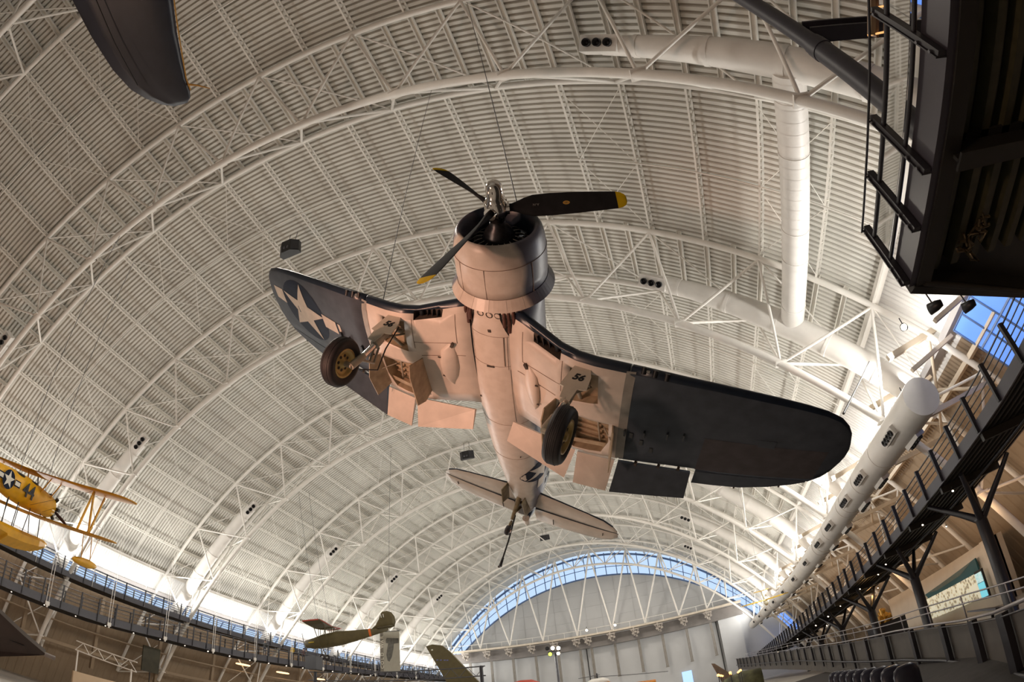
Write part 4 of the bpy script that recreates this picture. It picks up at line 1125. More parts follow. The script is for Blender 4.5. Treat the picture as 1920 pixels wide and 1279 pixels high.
# dark diagonal strut and beam that brace the platform
t = thing('diagonal_strut', 'thick dark steel strut slanting behind the glass railing at top right', 'strut', (21.7, 4.6, 9.0))
P0, P1 = V((20.6, 4.6, 12.6)), V((22.3, 4.9, 5.9)); o = V((21.7, 4.6, 9.0))
pa = CAM + (V((24.1, 6.5, 16.63)) - CAM) * .68; pb = CAM + (V((24.34, 6.5, 7.67)) - CAM) * .68
du = (pa - pb).normalized()
MB().tube([pb - o - du * .3, pb - o + (pa - pb) * .55], .215, 20).tube([pb - o + (pa - pb) * .5, pa - o + du * 4], .19, 20).tube([pb - o + (pa - pb) * .49, pb - o + (pa - pb) * .53], .23, 20).build('tube', mat('dark_slate_paint', (.028, .028, .038), .5, nscale=3, namt=.15), t)
q0 = CAM + (V((24.45, 6.5, 13.6)) - CAM) * .68; q1 = CAM + (V((28.3, 6.5, 13.2)) - CAM) * .68
MB().bar(q0 - o, q1 - o, .34, .05).bar(q0 - o + V((0, 0, -.3)), q1 - o + V((0, 0, -.3)), .34, .05).bar(q0 - o + V((0, 0, -.15)), q1 - o + V((0, 0, -.15)), .04, .3).build('beam', mat('dark_slate_paint', (.028, .028, .038)), t)
t = thing('edge_bracket', 'small beige steel bracket with orange lit edges beside the glass railing at top', 'fixture', (21.0, 3.6, 8.2))
o = V((21.0, 3.6, 8.2))
HB = [V(q) for q in ((21.575, 2.904, 6.462), (21.778, 2.824, 6.34), (21.498, 3.263, 6.348), (21.704, 3.182, 6.229))]
for p, q in ((HB[0], HB[2]), (HB[1], HB[3])):
    up_ = (p - q)
    MB().bar(q - o, p - o + up_ * 2.2, .09, .09).build('channel', M_BEIGE, t)
    MB().bar((q + (HB[1] - HB[0]) * .0) - o + V((.07, .05, 0)), p - o + up_ * 2.2 + V((.07, .05, 0)), .05, .12).build('channel', mat('brown_channel', (.16, .10, .07), .5, nscale=5, namt=.1), t)
M_GLOW = mat('glowing_bracket_edge', (.8, .5, .2), .5, nscale=4, namt=.05, emit=(1, .5, .18), estr=1.1)  # orange edge light put into the bracket as emission
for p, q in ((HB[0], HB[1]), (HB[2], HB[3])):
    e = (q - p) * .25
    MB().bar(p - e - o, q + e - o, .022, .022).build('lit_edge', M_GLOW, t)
MB().tube([HB[1] - o + (HB[0] - HB[2]) * 2.0, V((24.0, 4.4, 9.2)) - o], .03, 6).build('hanger', M_BEIGE, t)
# blue-lit windows high in the right wall
def wall_window(name, label, s0, s1, y0, y1, off, nx, nz):
    a = arcP(s0, off, y0); b = arcP(s0, off, y1); c = arcP(s1, off, y1); d = arcP(s1, off, y0)
    w = MB().add([a, b, c, d], [(0, 1, 2, 3)]).build(name, mat('sky_lit_glazing', (.1, .2, .5), .2, nscale=1, namt=.1, emit=(.16, .36, 1.0), estr=.85))
    tag(w, label, kind='structure')
    for i in range(nx + 1):
        f = i / nx; MB().bar(a + (b - a) * f, d + (c - d) * f, .08, .1, (0, 1, 0)).build('mullion', M_FRAME, w)
    for i in range(nz + 1):
        f = i / nz; MB().bar(a + (d - a) * f, b + (c - b) * f, .08, .1).build('mullion', M_FRAME, w)
wall_window('window_4', 'tall blue-lit window high behind the black viewing platform', s_at_z(10.2, 1), s_at_z(6.2, 1), 12.5, 19.5, .05, 6, 3)
wall_window('window_5', 'saturated blue window at the far right end beside the end wall', s_at_z(8.6, 1), s_at_z(3.6, 1), 93, 101, .05, 3, 3)
wall_window('window_6', 'bright blue-lit window seen at the very top right through the glass railing', s_at_z(14.6, 1), s_at_z(13.0, 1), 4.6, 6.6, .1, 3, 2)

# ================================================================== right wall braces, beams, floodlights
for i in range(1, 7):
    y = Y1 + (i - 1) * PITCH
    t = thing('wall_brace', 'beige steel brace frame on the right wall at the foot of the %s roof truss' % RANK[i - 1], 'frame', (31, y, 9))
    for yy in (0, TW):
        MB().bar((-2.6, yy, 1.6), (1.6, yy, 2.4), .22, .28).build('outrigger', mat('warm_beige_steel', (.55, .46, .35), .5, nscale=2, namt=.08), t); MB().bar((-2.2, yy, -1.6), (2.4, yy, -1.2), .2, .24).build('outrigger', mat('warm_beige_steel', (.55, .46, .35)), t)
    MB().tube([(0, 0, 2.0), (1.0, TW, -1.3)], .09, 8).tube([(0, TW, 2.0), (1.0, 0, -1.3)], .09, 8).build('cross_tube', mat('warm_beige_steel', (.55, .46, .35)), t)
    MB().bar((1.4, -3.5, .2), (1.4, TW + 3.5, .2), .25, .25).build('girt', mat('warm_beige_steel', (.55, .46, .35)), t)
for i in range(24):
    y = 16 + i * 3.3
    z = 9.6 - .3 * (i % 2)
    o = MB().bar((28.4, y, 9.0), (31.2, y, 9.9), .16, .18).build('outrigger_beam', mat('warm_beige_steel', (.55, .46, .35)))
    tag(o, 'short beige outrigger beam along the lit right wall, %s from the near end' % ORDN[i], 'beam', 'outrigger beams along the right wall')
for k, (px_, lab) in enumerate((((29.1, 19.2, 11.0), 'brilliant floodlight nearest the viewing platform on the right wall'), ((28.9, 21.9, 9.1), 'brilliant floodlight just left of the flat end of the huge duct'))):
    spot(px_, (-.62, -.7, -.3), lab, None, .16, M_LAMPC, 'floodlight')
# ================================================================== right-hand gallery: rails, panels, mural
RAIL2 = [V((20.6, 5.6, -.42)), V((21.9, 9.23, -.58)), V((23.2, 13.15, -.63)), V((23.7, 16.2, -.48)), V((24.1, 20.5, -.28)), V((24.25, 24, -.15)), V((24.7, 31, .10)), V((25.2, 38, .38)), V((25.5, 48.4, .89)), V((25.4, 62.4, 1.5)), V((23.5, 95, 3.05))]
t = thing('ramp_railing', 'grey steel ramp railing with dark posts across the lower right corner', 'railing', RAIL2[0])
o = RAIL2[0]
MB().tube([p - o for p in RAIL2], .032, 8).build('handrail', mat('brushed_rail_steel', (.34, .32, .33), .35, .6, nscale=9, namt=.1), t)
MB().tube([p - o + V((.02, 0, -.12)) for p in RAIL2], .016, 6).build('rail', M_CABLE, t)
MB().tube([p - o + V((.02, 0, -1.15)) for p in RAIL2], .05, 6).build('rail', M_DARK, t)
def along(P, step):
    out = []; acc = 0; 
    for p, q in zip(P, P[1:]):
        L = (q - p).length; d = acc
        while d < L:
            out.append(p + (q - p) * (d / L)); d += step
        acc = d - L
    return out
for p in along(RAIL2, 3.4):
    MB().box(p - o + V((.06, 0, -.62)), (.14, .24, 1.12)).box(p - o + V((.06, 0, -1.3)), (.10, .14, .5)).build('post', M_DARK, t)
pan = MB()
for p, q in zip(RAIL2, RAIL2[1:]):
    a, b = p - o + V((.22, 0, -.14)), q - o + V((.22, 0, -.14))
    pan.add([a, b, b + V((0, 0, -1.9)), a + V((0, 0, -1.9))], [(0, 1, 2, 3)])
pan.build('infill_panel', mat('charcoal_panel', (.075, .065, .055), .6, nscale=1.5, namt=.15), t)
RAIL1 = [V((26, 12.2, -.62)), V((26, 14.16, -.42)), V((26, 18, -.10)), V((26, 22.3, .16)), V((26, 28.5, .42)), V((26.8, 40, .95)), V((27, 60, 1.9)), V((25, 94, 3.35))]
t = thing('gallery_railing', 'thin double steel railing behind the ramp railing at lower right', 'railing', RAIL1[0])
o = RAIL1[0]
for dz in (0, -.28): MB().tube([p - o + V((0, 0, dz)) for p in RAIL1], .028, 8).build('handrail', mat('brushed_rail_steel', (.34, .32, .33)), t)
for p in along(RAIL1, 3.1): MB().tube([p - o, p - o + V((0, 0, -1.2))], .03, 8).build('post', mat('brushed_rail_steel', (.34, .32, .33)), t)
t2 = thing('reading_panel', 'dark slanted reading panel on the railing in front of the mural', 'sign', (25.3, 15.5, -.95))
MB().bar((0, -1.1, 0), (.3, 1.2, .22), .75, .05, (0.3, 0, 1)).build('panel_board', M_FASCIA, t2); MB().tube([(0, 0, -.8), (.1, 0, 0)], .05, 8).build('panel_leg', M_DARK, t2)
# seat backs on the floor below the ramp
for i in range(9):
    y = 9.9 + i * .95; x = 20.3 + i * .07
    t = thing('seat', 'rounded dark blue seat below the ramp railing, %s from the near end' % ORDN[i], 'seat', (x, y, FLOOR), group='dark seats below the ramp')
    MB().loft([[V((.26 * cos(a) * w, .07 * sin(a) + .02 * j, z)) for a in [2 * pi * k / 14 for k in range(14)]] for j, (z, w) in enumerate(((.35, .9), (.5, 1), (.75, 1), (.86, .85), (.92, .5)))]).build('backrest', mat('dark_navy_vinyl', (.018, .018, .032), .3, nscale=6, namt=.2), t)
    MB().box((0, .22, .36), (.5, .45, .1)).build('seat_pad', mat('dark_navy_vinyl', (.018, .018, .032)), t)
    for sx in (-.2, .2): MB().tube([(sx, .2, 0), (sx, .2, .33)], .02, 6).build('leg', M_DARK, t)
# mural wall
gw = tag(MB().box((35.2, 40, .25), (.6, 20, 4.0)).box((35.2, 30.3, .25), (1.4, .6, 4.0)).build('wall_gallery', mat('pale_gallery_wall', (.62, .56, .48), .7, nscale=.8, namt=.06)), 'low pale partition wall behind the mural on the right', kind='structure')
mu = thing('mural', 'mural with teal header above a lit collage of aircraft on the pale right partition', 'mural', (34.6, 36.5, 0))
L = lambda x, y, z: V((x - 34.6, y - 36.5, z))
MB().add([L(34.6, 31.9, 1.60), L(34.6, 40.9, 1.12), L(34.6, 40.9, .74), L(34.6, 31.9, .74), L(34.72, 31.9, 1.60), L(34.72, 40.9, 1.12), L(34.72, 40.9, .74), L(34.72, 31.9, .74)], [(0, 1, 2, 3), (7, 6, 5, 4), (0, 4, 5, 1), (1, 5, 6, 2), (2, 6, 7, 3), (3, 7, 4, 0)]).build('header_board', mat('teal_board', (.004, .085, .11), .5, nscale=1, namt=.1), mu)
def collage():
    m = bpy.data.materials.new('lit_collage_print'); m.use_nodes = True; nt = m.node_tree; b = nt.nodes['Principled BSDF']
    tc = nt.nodes.new('ShaderNodeTexCoord'); vo = nt.nodes.new('ShaderNodeTexVoronoi'); vo.inputs['Scale'].default_value = 3.2; nt.links.new(tc.outputs['Object'], vo.inputs['Vector'])
    r = nt.nodes.new('ShaderNodeValToRGB'); r.color_ramp.elements[0].color = (.05, .06, .05, 1); r.color_ramp.elements[1].color = (.75, .72, .55, 1); r.color_ramp.elements[1].position = .55
    e = r.color_ramp.elements.new(.3); e.color = (.42, .36, .24, 1)
    nt.links.new(vo.outputs['Distance'], r.inputs[0])
    nt.links.new(r.outputs[0], b.inputs['Base Color']); nt.links.new(r.outputs[0], b.inputs['Emission Color']); b.inputs['Emission Strength'].default_value = .55
    return m
MB().box(L(34.62, 36.4, -.05), (.06, 9.0, 1.58)).build('print_panel', collage(), mu)
MB().add([L(34.58, 32.3, 1.56), L(34.58, 40.4, 1.13), L(34.58, 38.6, .98), L(34.58, 34.4, 1.12)], [(0, 1, 2, 3)]).build('header_swoosh', mat('grey_green_swoosh', (.10, .14, .13), .6, nscale=2, namt=.1), mu)
sc_ = thing('info_screen', 'upright glowing cyan screen at the right end of the mural', 'screen', (34.2, 31.25, -.9))
MB().box((0, 0, .85), (.14, .98, 1.75)).build('screen_case', M_BLACK, sc_)
MB().box((-.09, 0, .5), (.03, .84, .9)).build('screen_face', mat('cyan_screen', (.1, .5, .6), .3, nscale=2, namt=.1, emit=(.24, .66, .78), estr=.8), sc_)
MB().box((-.09, 0, 1.28), (.03, .84, .6)).build('screen_face', mat('pale_screen_map', (.4, .6, .6), .3, nscale=6, namt=.9, emit=(.50, .74, .74), estr=.75), sc_)
# ================================================================== other aircraft and exhibits
def frame(fwd, stbd, up, pos, s=1.0):
    M = basis(V(stbd), V(fwd), V(up), pos)
    return M @ Matrix.Scale(s, 4)
def airfoil_ring(x, yl, c, z, t, sg=1, tw=0):
    F = [1, .75, .5, .25, .08, .02, 0, .02, .08, .25, .5, .75]
    return [V((sg * x, yl - c * f, z - tw * f * c + (1 if i < 6 else -.45) * t * c * (0.12 if f > .99 else yth(f) / .12 * .12 * 5 / 5) * (1))) for i, f in enumerate(F)]
def flat_wing(stations, name, m, parent, sg):
    return MB().loft([airfoil_ring(*s, sg) for s in stations]).build(name, m, parent)

# ---- yellow floatplane biplane, left edge
Y_YEL = mat('trainer_yellow', (0.66, 0.34, 0.008), 0.42, nscale=3, namt=.12)
YW = mat('trainer_yellow_wing', (0.64, 0.31, 0.010), 0.5, nscale=3, namt=.12)
bp = thing('floatplane', 'yellow biplane trainer on floats with 44 on its side at the left edge', 'airplane', M=frame((-.46, .877, .138), (.872, .476, -.116), (.167, -.067, .984), (-7.97, 10.98, 7.01)))
rings = []
for y, a, b, zc in ((-.35, .50, .50, 0), (-.7, .54, .54, 0), (-1.3, .52, .60, .02), (-2.2, .50, .66, .05), (-3.4, .46, .62, .06), (-4.6, .36, .48, .1), (-6.0, .2, .3, .15), (-7.2, .08, .18, .2)):
    rings.append([V((a * cos(t), y, zc + b * sin(t))) for t in [2 * pi * k / 22 for k in range(22)]])
bf = MB().loft(rings).build('fuselage', Y_YEL, bp)
en = MB().lathe([(.45, -.38), (.30, -.30), (.22, -.12), (.14, -.05), (0, -.03)], RX, 16).build('engine', K_ENG, bp)
for k in range(7):
    a = 2 * pi * k / 7; d = V((cos(a), 0, sin(a)))
    MB().tube([d * .2 + V((0, -.24, 0)), d * .62 + V((0, -.24, 0))], .09, 8).build('cylinder', K_FIN, en)
pr = MB().lathe([(.1, -.05), (.1, .12), (0, .16)], RX, 12).build('propeller', K_ENG, bp)
for sgn in (1, -1):
    d = V((.90, 0, -.42)) * sgn
    MB().loft([[d * r + V((c * cos(u) * .3, c * .4 * cos(u) + .01, c * .5 * sin(u))) for u in [2 * pi * k / 10 for k in range(10)]] for r, c in ((.05, .06), (.4, .15), (.8, .16), (1.1, .12), (1.22, .04))]).build('blade', mat('dark_maroon_blade', (.05, .02, .02), .4, nscale=6, namt=.2), pr)
for sg in (1, -1):
    flat_wing([(.0, -.55, 1.55, 1.12, .12), (2.5, -.55, 1.55, 1.16, .12), (4.4, -.6, 1.5, 1.20, .11), (5.0, -.78, 1.15, 1.21, .09), (5.2, -1.1, .5, 1.22, .05)], 'upper_wing', YW, bp, sg)
    flat_wing([(.3, -1.15, 1.5, -.72, .12), (2.5, -1.15, 1.5, -.70, .12), (4.3, -1.2, 1.45, -.68, .11), (4.85, -1.4, 1.1, -.67, .09), (5.05, -1.7, .5, -.66, .05)], 'lower_wing', YW, bp, sg)
    for (xa, ya, xb, yb) in ((3.35, -1.4, 3.3, -.75), (3.35, -2.3, 3.3, -1.7), (3.35, -1.4, 3.3, -1.7)):
        MB().bar((sg * xa, ya, -.66), (sg * xb, yb, 1.12), .05, .10, (0, 1, 0)).build('wing_strut', Y_YEL, bp)
    for (ya, yb) in ((-.9, -.8), (-1.7, -1.6)):
        MB().tube([(sg * .42, ya, .35), (sg * .75, yb, 1.10)], .03, 6).build('cabane_strut', M_BLACK if ya > -1 and sg < 0 else Y_YEL, bp)
    for i in range(2):
        MB().tube([(sg * .5, -1.3 - i, -.4 + 1.4 * 0), (sg * 3.3, -1.3 - i * .6, 1.05)], .008, 4).build('flying_wire', M_CABLE, bp)
    # stabilising tip float
    fr = []
    for y, w, h in ((-.55, .03, .03), (-.8, .14, .12), (-1.3, .2, .19), (-1.8, .2, .18), (-2.3, .12, .12), (-2.5, .03, .03)):
        fr.append([V((sg * 3.6 + w * cos(t), y, -1.85 + h * sin(t))) for t in [2 * pi * k / 14 for k in range(14)]])
    tf = MB().loft(fr).build('tip_float', Y_YEL, bp)
    for y in (-1.2, -1.9):
        MB().tube([(sg * 3.45, y, -.72), (sg * 3.62, y - .05 * 0, -1.7)], .02, 6).tube([(sg * 3.8, y, -.72), (sg * 3.6, y, -1.7)], .012, 6).build('float_strut', Y_YEL, bp)
# main float with stepped V bottom
fr = []
for y, w, zt, zb in ((.25, .05, -1.62, -1.80), (-.2, .30, -1.55, -2.05), (-.9, .48, -1.52, -2.28), (-2.0, .52, -1.55, -2.40), (-3.2, .50, -1.55, -2.42), (-3.25, .48, -1.55, -2.25), (-4.6, .36, -1.55, -2.05), (-6.2, .1, -1.5, -1.65)):
    fr.append([V((w, y, zt - .12)), V((w * .6, y, zt)), V((-w * .6, y, zt)), V((-w, y, zt - .12)), V((-w, y, (zt + zb) / 2)), V((0, y, zb)), V((w, y, (zt + zb) / 2))])
MB().loft(fr, smooth=False).build('main_float', Y_YEL, bp)
for y0, y1 in ((-1.2, -.9), (-2.0, -2.1), (-2.9, -2.9), (-3.6, -3.6)):
    for sg in (1, -1):
        MB().tube([(sg * .35, y0, -.5), (sg * .3, y1, -1.6)], .022, 6).build('float_strut', M_BLACK, bp)
slab([(.2, -6.3, -7.3, 0, .1), (.9, -6.6, -7.5, 0, .08), (1.3, -6.9, -7.4, 0, .05)], [Y_YEL], 'fin', bp, 'z')
for sg in (1, -1): slab([(sg * .1, -6.2, -7.3, .25, .1), (sg * 1.2, -6.4, -7.3, .25, .07), (sg * 1.7, -6.8, -7.2, .25, .04)], [Y_YEL], 'tailplane', bp, 'x')
for y in (-2.05, -3.1):
    MB().tube([V((.30 * cos(t), y + .35 * sin(t), .60)) for t in [2 * pi * k / 16 for k in range(16)]], .05, 6, closed=True).build('cockpit_rim', M_BLACK, bp)
# roundel and 44 on the starboard side
TM = basis((0, -1, 0), (0, 0, 1), (-1, 0, 0), (.515, -2.55, .12))
TM = basis((0, 1, 0), (0, 0, 1), (1, 0, 0), (.525, -2.62, .08))
text_mesh('44', .86, .01, TM, 'side_number', M_BLACK, bp, bold=.01)
mbx = MB(); c = (-4.05, .12)
def bside(u, v, l): return V((.46 + l, c[0] + u, c[1] + v))
mbx.add([bside(.40 * cos(2 * pi * k / 20), .40 * sin(2 * pi * k / 20), .0) for k in range(20)], [tuple(range(20))], 1)
st_ = [((.38 if k % 2 == 0 else .15) * cos(pi / 2 + k * pi / 5), (.38 if k % 2 == 0 else .15) * sin(pi / 2 + k * pi / 5)) for k in range(10)]
for k in range(0, 10, 2):
    mbx.add([bside(0, 0, .012), bside(*st_[k - 1], .012), bside(*st_[k], .012), bside(*st_[(k + 1) % 10], .012)], [(0, 1, 2, 3)], 0)
for s_ in (1, -1):
    mbx.add([bside(s_ * .40, .15, .03), bside(s_ * .80, .15, .03), bside(s_ * .80, -.12, .03), bside(s_ * .40, -.12, .03)], [(0, 1, 2, 3)], 1)
    mbx.add([bside(s_ * .42, .10, .04), bside(s_ * .76, .10, .04), bside(s_ * .76, -.07, .04), bside(s_ * .42, -.07, .04)], [(0, 1, 2, 3)], 0)
mbx.build('star_insignia', [mat('roundel_white', (.7, .68, .6), .5, nscale=5, namt=.1), K_INS_B], bp, label='white star and bar on the yellow fuselage side')
for y in (-.9, -3.0):
    MB().tube([(0, y, .5), (0, y - .3, 13)], .014, 5).build('hanging_wire', M_CABLE, bp)

# ---- olive high-wing observation plane
OL = mat('olive_drab_fabric', (0.085, 0.066, 0.022), 0.55, nscale=3, namt=.15)
RED = mat('red_trim', (.38, .05, .03), .5, nscale=5, namt=.1)
M_OBS = frame((-.897, -.399, -.19), (-.422, .902, .097), (-.132, -.167, .977), (-14.14, 39.02, 6.44))
ob = thing('observation_plane', 'olive high-wing observation plane with orange tail band hanging over the left walkway', 'airplane', M=M_OBS)
rings = []
for y, a, zt, zb in ((.15, .12, .22, -.22), (0, .36, .28, -.42), (-.8, .46, .42, -.58), (-1.6, .5, .62, -.62), (-2.9, .48, .72, -.60), (-4.4, .34, .58, -.42), (-6.0, .2, .46, -.16), (-7.4, .07, .36, .05)):
    zc, h = (zt + zb) / 2, (zt - zb) / 2
    rings.append([V((a * abs(cos(t)) ** .7 * (1 if cos(t) > 0 else -1), y, zc + h * abs(sin(t)) ** .8 * (1 if sin(t) > 0 else -1))) for t in [2 * pi * k / 20 for k in range(20)]])
MB().loft(rings).build('fuselage', OL, ob)
for sg in (1, -1):
    w = flat_wing([(.0, -1.0, 1.6, 1.22, .12), (3.0, -1.0, 1.6, 1.34, .12), (4.7, -1.05, 1.5, 1.42, .10), (5.15, -1.2, 1.2, 1.44, .07)], 'wing', OL, ob, sg)
    MB().bar((sg * 5.16, -1.15, 1.43), (sg * 5.16, -2.45, 1.40), .05, .10).build('wing_tip', RED, w)
    MB().bar((sg * .4, -2.62, 1.16), (sg * 5.1, -2.58, 1.38), .04, .05).build('red_edge', RED, w)
    for y0, y1 in ((-1.3, -1.4), (-2.0, -2.3)):
        MB().tube([(sg * .45, y0, -.4), (sg * 2.4, y1, 1.22)], .035, 6).build('wing_strut', OL, ob)
    for y in (-1.3, -2.3): MB().tube([(sg * .42, y, .5), (sg * .4, y - .1, 1.15)], .03, 6).build('cabin_strut', OL, ob)
    MB().tube([(sg * .35, -1.3, -.5), (sg * .95, -1.4, -1.35)], .045, 8).build('gear_leg', OL, ob)
    W_ = basis((0, 1, 0), (0, 0, 1), (1, 0, 0), (sg * 1.02, -1.4, -1.42))
    MB().lathe([(.07, -.09), (.2, -.1), (.27, -.05), (.27, .05), (.2, .1), (.07, .09)], W_, 20).build('tyre', M_RUBBER, ob)
    MB().lathe([(0, -.1), (.09, -.1), (.09, .1), (0, .1)], W_, 12).build('wheel', mat('grey_hub', (.4, .4, .4), .4, nscale=5, namt=.1), ob)
    slab([(sg * .05, -6.4, -7.9, .38, .08), (sg * 1.2, -6.6, -7.8, .38, .07), (sg * 1.6, -6.95, -7.6, .38, .04)], [OL], 'tailplane', ob, 'x')
fin = slab([(.30, -5.7, -7.95, 0, .10), (.7, -6.35, -8.15, 0, .10), (1.2, -6.75, -8.15, 0, .09), (1.6, -6.95, -7.95, 0, .07), (1.8, -7.15, -7.6, 0, .04)], [OL], 'fin', ob, 'z')
text_mesh('11', .42, .008, basis((0, 1, 0), (0, 0, 1), (-1, 0, 0), (-.07, -7.1, 1.42)) @ Matrix.Scale(-1, 4, (1, 0, 0)), 'tail_number', mat('stencil_white', (.7, .7, .66), .5, nscale=5, namt=.05), ob, bold=.01)
band = []
for y in (-5.65, -5.85):
    t_ = (y + 4.4) / -1.6; a = .34 + (.2 - .34) * t_ + .012; zt = .58 + (.46 - .58) * t_ + .012; zb = -.42 + (-.16 + .42) * t_ - .012; zc, h = (zt + zb) / 2, (zt - zb) / 2
    band.append([V((a * abs(cos(t)) ** .7 * (1 if cos(t) > 0 else -1), y, zc + h * abs(sin(t)) ** .8 * (1 if sin(t) > 0 else -1))) for t in [2 * pi * k / 20 for k in range(20)]])
MB().loft(band, cap=False).build('orange_band', mat('orange_band_paint', (.62, .13, .02), .5, nscale=5, namt=.1), ob)
MB().box((-.44, -.55, .02), (.08, .5, .09)).build('name_patch', mat('yellow_lettering', (.6, .45, .05), .5, nscale=6, namt=.2), ob)
MB().bar((-.05, .2, -.95), (.05, .22, .95), .12, .03).build('propeller', M_BLACK, ob)
for y in (-1.4, -2.4): MB().tube([(0, y, 1.2), (0, y, 14)], .014, 5).build('hanging_wire', M_CABLE, ob)

# ---- small yellow plane far along the right wall
gp = V((33.49, 114.7, 13.05)); gs = .45; gpos = CAM + (gp - CAM) * gs
gl = thing('ultralight_plane', 'tiny bright yellow airplane hanging in front of the far duct', 'airplane', M=frame((-.058, -.933, -.356), (-.998, .062, -.001), (-.023, -.355, .935), gpos, gs))
GY = mat('lemon_yellow', (.66, .42, .02), .5, nscale=3, namt=.1)
for sg in (1, -1): flat_wing([(0, -.5, 1.1, .55, .13), (3.5, -.5, 1.1, .60, .12), (5.0, -.7, .7, .62, .08)], 'wing', GY, gl, sg)
MB().loft([[V((a * cos(t), y, zc + a * 1.1 * sin(t))) for t in [2 * pi * k / 14 for k in range(14)]] for y, a, zc in ((.3, .1, 0), (0, .38, 0), (-1.2, .48, .1), (-2.5, .3, .3), (-6.3, .07, 1.2))]).build('fuselage', mat('pale_pod', (.6, .55, .4), .4, nscale=3, namt=.08), gl)
MB().lathe([(.36, 0), (.30, .12), (0, .2)], basis((1, 0, 0), (0, 0, -1), (0, 1, 0), (0, 0, -.05)), 14).build('nose_cap', GY, gl)
for sg in (1, -1): slab([(sg * .05, -5.7, -6.5, 1.5, .08), (sg * 1.7, -5.8, -6.45, 1.6, .05)], [GY], 'tailplane', gl, 'x')
slab([(1.1, -5.5, -6.5, 0, .08), (1.9, -5.9, -6.5, 0, .05)], [GY], 'fin', gl, 'z')
MB().tube([(0, -1, .8), (0, -1, 29)], .02, 5).build('hanging_wire', M_CABLE, gl)

# ---- navy wing tip hanging at the top left
nw = thing('navy_wing', 'dark navy wing tip with a yellow pitot tube hanging at the top left', 'airplane wing', (10.3, .6, 9.0))
o = V((10.3, .6, 9.0))
tipst = [((9.55, -4.2), (12.9, -2.6)), ((9.91, -1.39), (11.64, -.12)), ((9.80, -.55), (11.36, .42)), ((9.76, .25), (11.12, .95)), ((9.83, .80), (10.98, 1.25)), ((9.98, 1.12), (10.90, 1.50)), ((10.2, 1.42), (10.82, 1.62)), ((10.42, 1.60), (10.70, 1.68))]
rr = []
for i, (a, b) in enumerate(tipst):
    a = V((a[0], a[1], 9)) - o; b = V((b[0], b[1], 9)) - o; th = (.24, .18, .15, .12, .09, .07, .04, .02)[i]
    ring = []
    for f in (0, .05, .2, .5, .8, 1): ring.append(b + (a - b) * f - V((0, 0, th * (.1 + .9 * sin(pi * min(1, f * 1.35) ** .6) if f not in (0, 1) else .1))))
    for f in (.8, .5, .2, .05): ring.append(b + (a - b) * f + V((0, 0, th * .8 * sin(pi * f ** .6))))
    rr.append(ring)
nwm = MB().loft(rr, smooth=True).build('wing_skin', mat('wing_navy_paint', (.014, .016, .026), .45, nscale=3, namt=.2), nw)
MB().tube([CAM + (V(q) - CAM) * .979 - o for q in ((10.33, -1.07, 9), (10.14, -.15, 9), (10.01, .81, 9))], .013, 5).build('aileron_gap', M_BLACK, nw)
MB().tube([V((11.66, -.14, 9)) - o, V((11.13, .95, 9)) - o, V((10.98, 1.26, 9)) - o, V((10.91, 1.5, 9)) - o], .014, 6).build('leading_edge', mat('ochre_edge', (.42, .22, .03), .5, nscale=6, namt=.1), nw)
MB().tube([V((10.95, 1.38, 8.98)) - o, V((11.1, 1.49, 8.98)) - o, V((11.28, 1.68, 8.99)) - o], [.022, .016, .008], 8).build('pitot_tube', mat('ochre_edge', (.42, .22, .03)), nw)

# ---- black loudspeakers under the crown
for k, (p, lab) in enumerate((((-2.0, 17.16, 27.3), 'black loudspeaker pair above the starred wing of the fighter'), ((-2.0, 48.86, 27.3), 'black loudspeaker hanging left of the tail of the fighter'), ((-2.0, 80.86, 27.3), 'far black loudspeaker hanging just above the arched window'))):
    t = thing('loudspeaker', lab, 'speaker', p)
    R4 = Matrix.Rotation(.30, 4, 'X')
    MB().prism([(-.72, .34), (-.78, -.02), (-.35, -.42), (.35, -.42), (.78, -.02), (.72, .34)], -.42, .42, R4).build('cabinet', M_BLACK, t)
    for sx in (-1, 1):
        MB().box(R4 @ V((sx * .57, -.23, 0)), (.5, .03, .7), R4.to_3x3() @ Matrix.Rotation(sx * .75, 3, 'Z')).build('grille', M_DARK, t)
        MB().lathe([(0, 0), (.09, .0), (.11, .02), (0, .025)], R4 @ Matrix.Translation((sx * .14, -.42, -.1)) @ Matrix.Rotation(pi / 2, 4, 'X'), 12).build('horn', M_CABLE, t)
    MB().tube([(-.3, 0, .4), (-.3, 0, 1.6)], .02, 5).tube([(.3, 0, .4), (.3, 0, 1.6)], .02, 5).build('bracket', M_DARK, t)
# ---- suspension cables of the fighter
def cable(a, b, lab, r=.012):
    tag(MB().tube([a, b], r, 6).build('suspension_cable', M_BLACK), lab, 'cable')
cable(FM @ V((-.1, -1.0, .74)), (14.8, 6.44, 25.4), 'dark steel cable rising from the fighter nose to the nearest truss')
cable(FM @ V((2.4, -2.3, -.55)), (12.0, 9.6, 26.3), 'thin steel cable rising from the starred wing root of the fighter', .009)
cable(FM @ V((-5.86, -2.18, -.16)), (29.6, 24.6, 12.9), 'dark steel cable from the right wing tip of the fighter to the roof', .022)

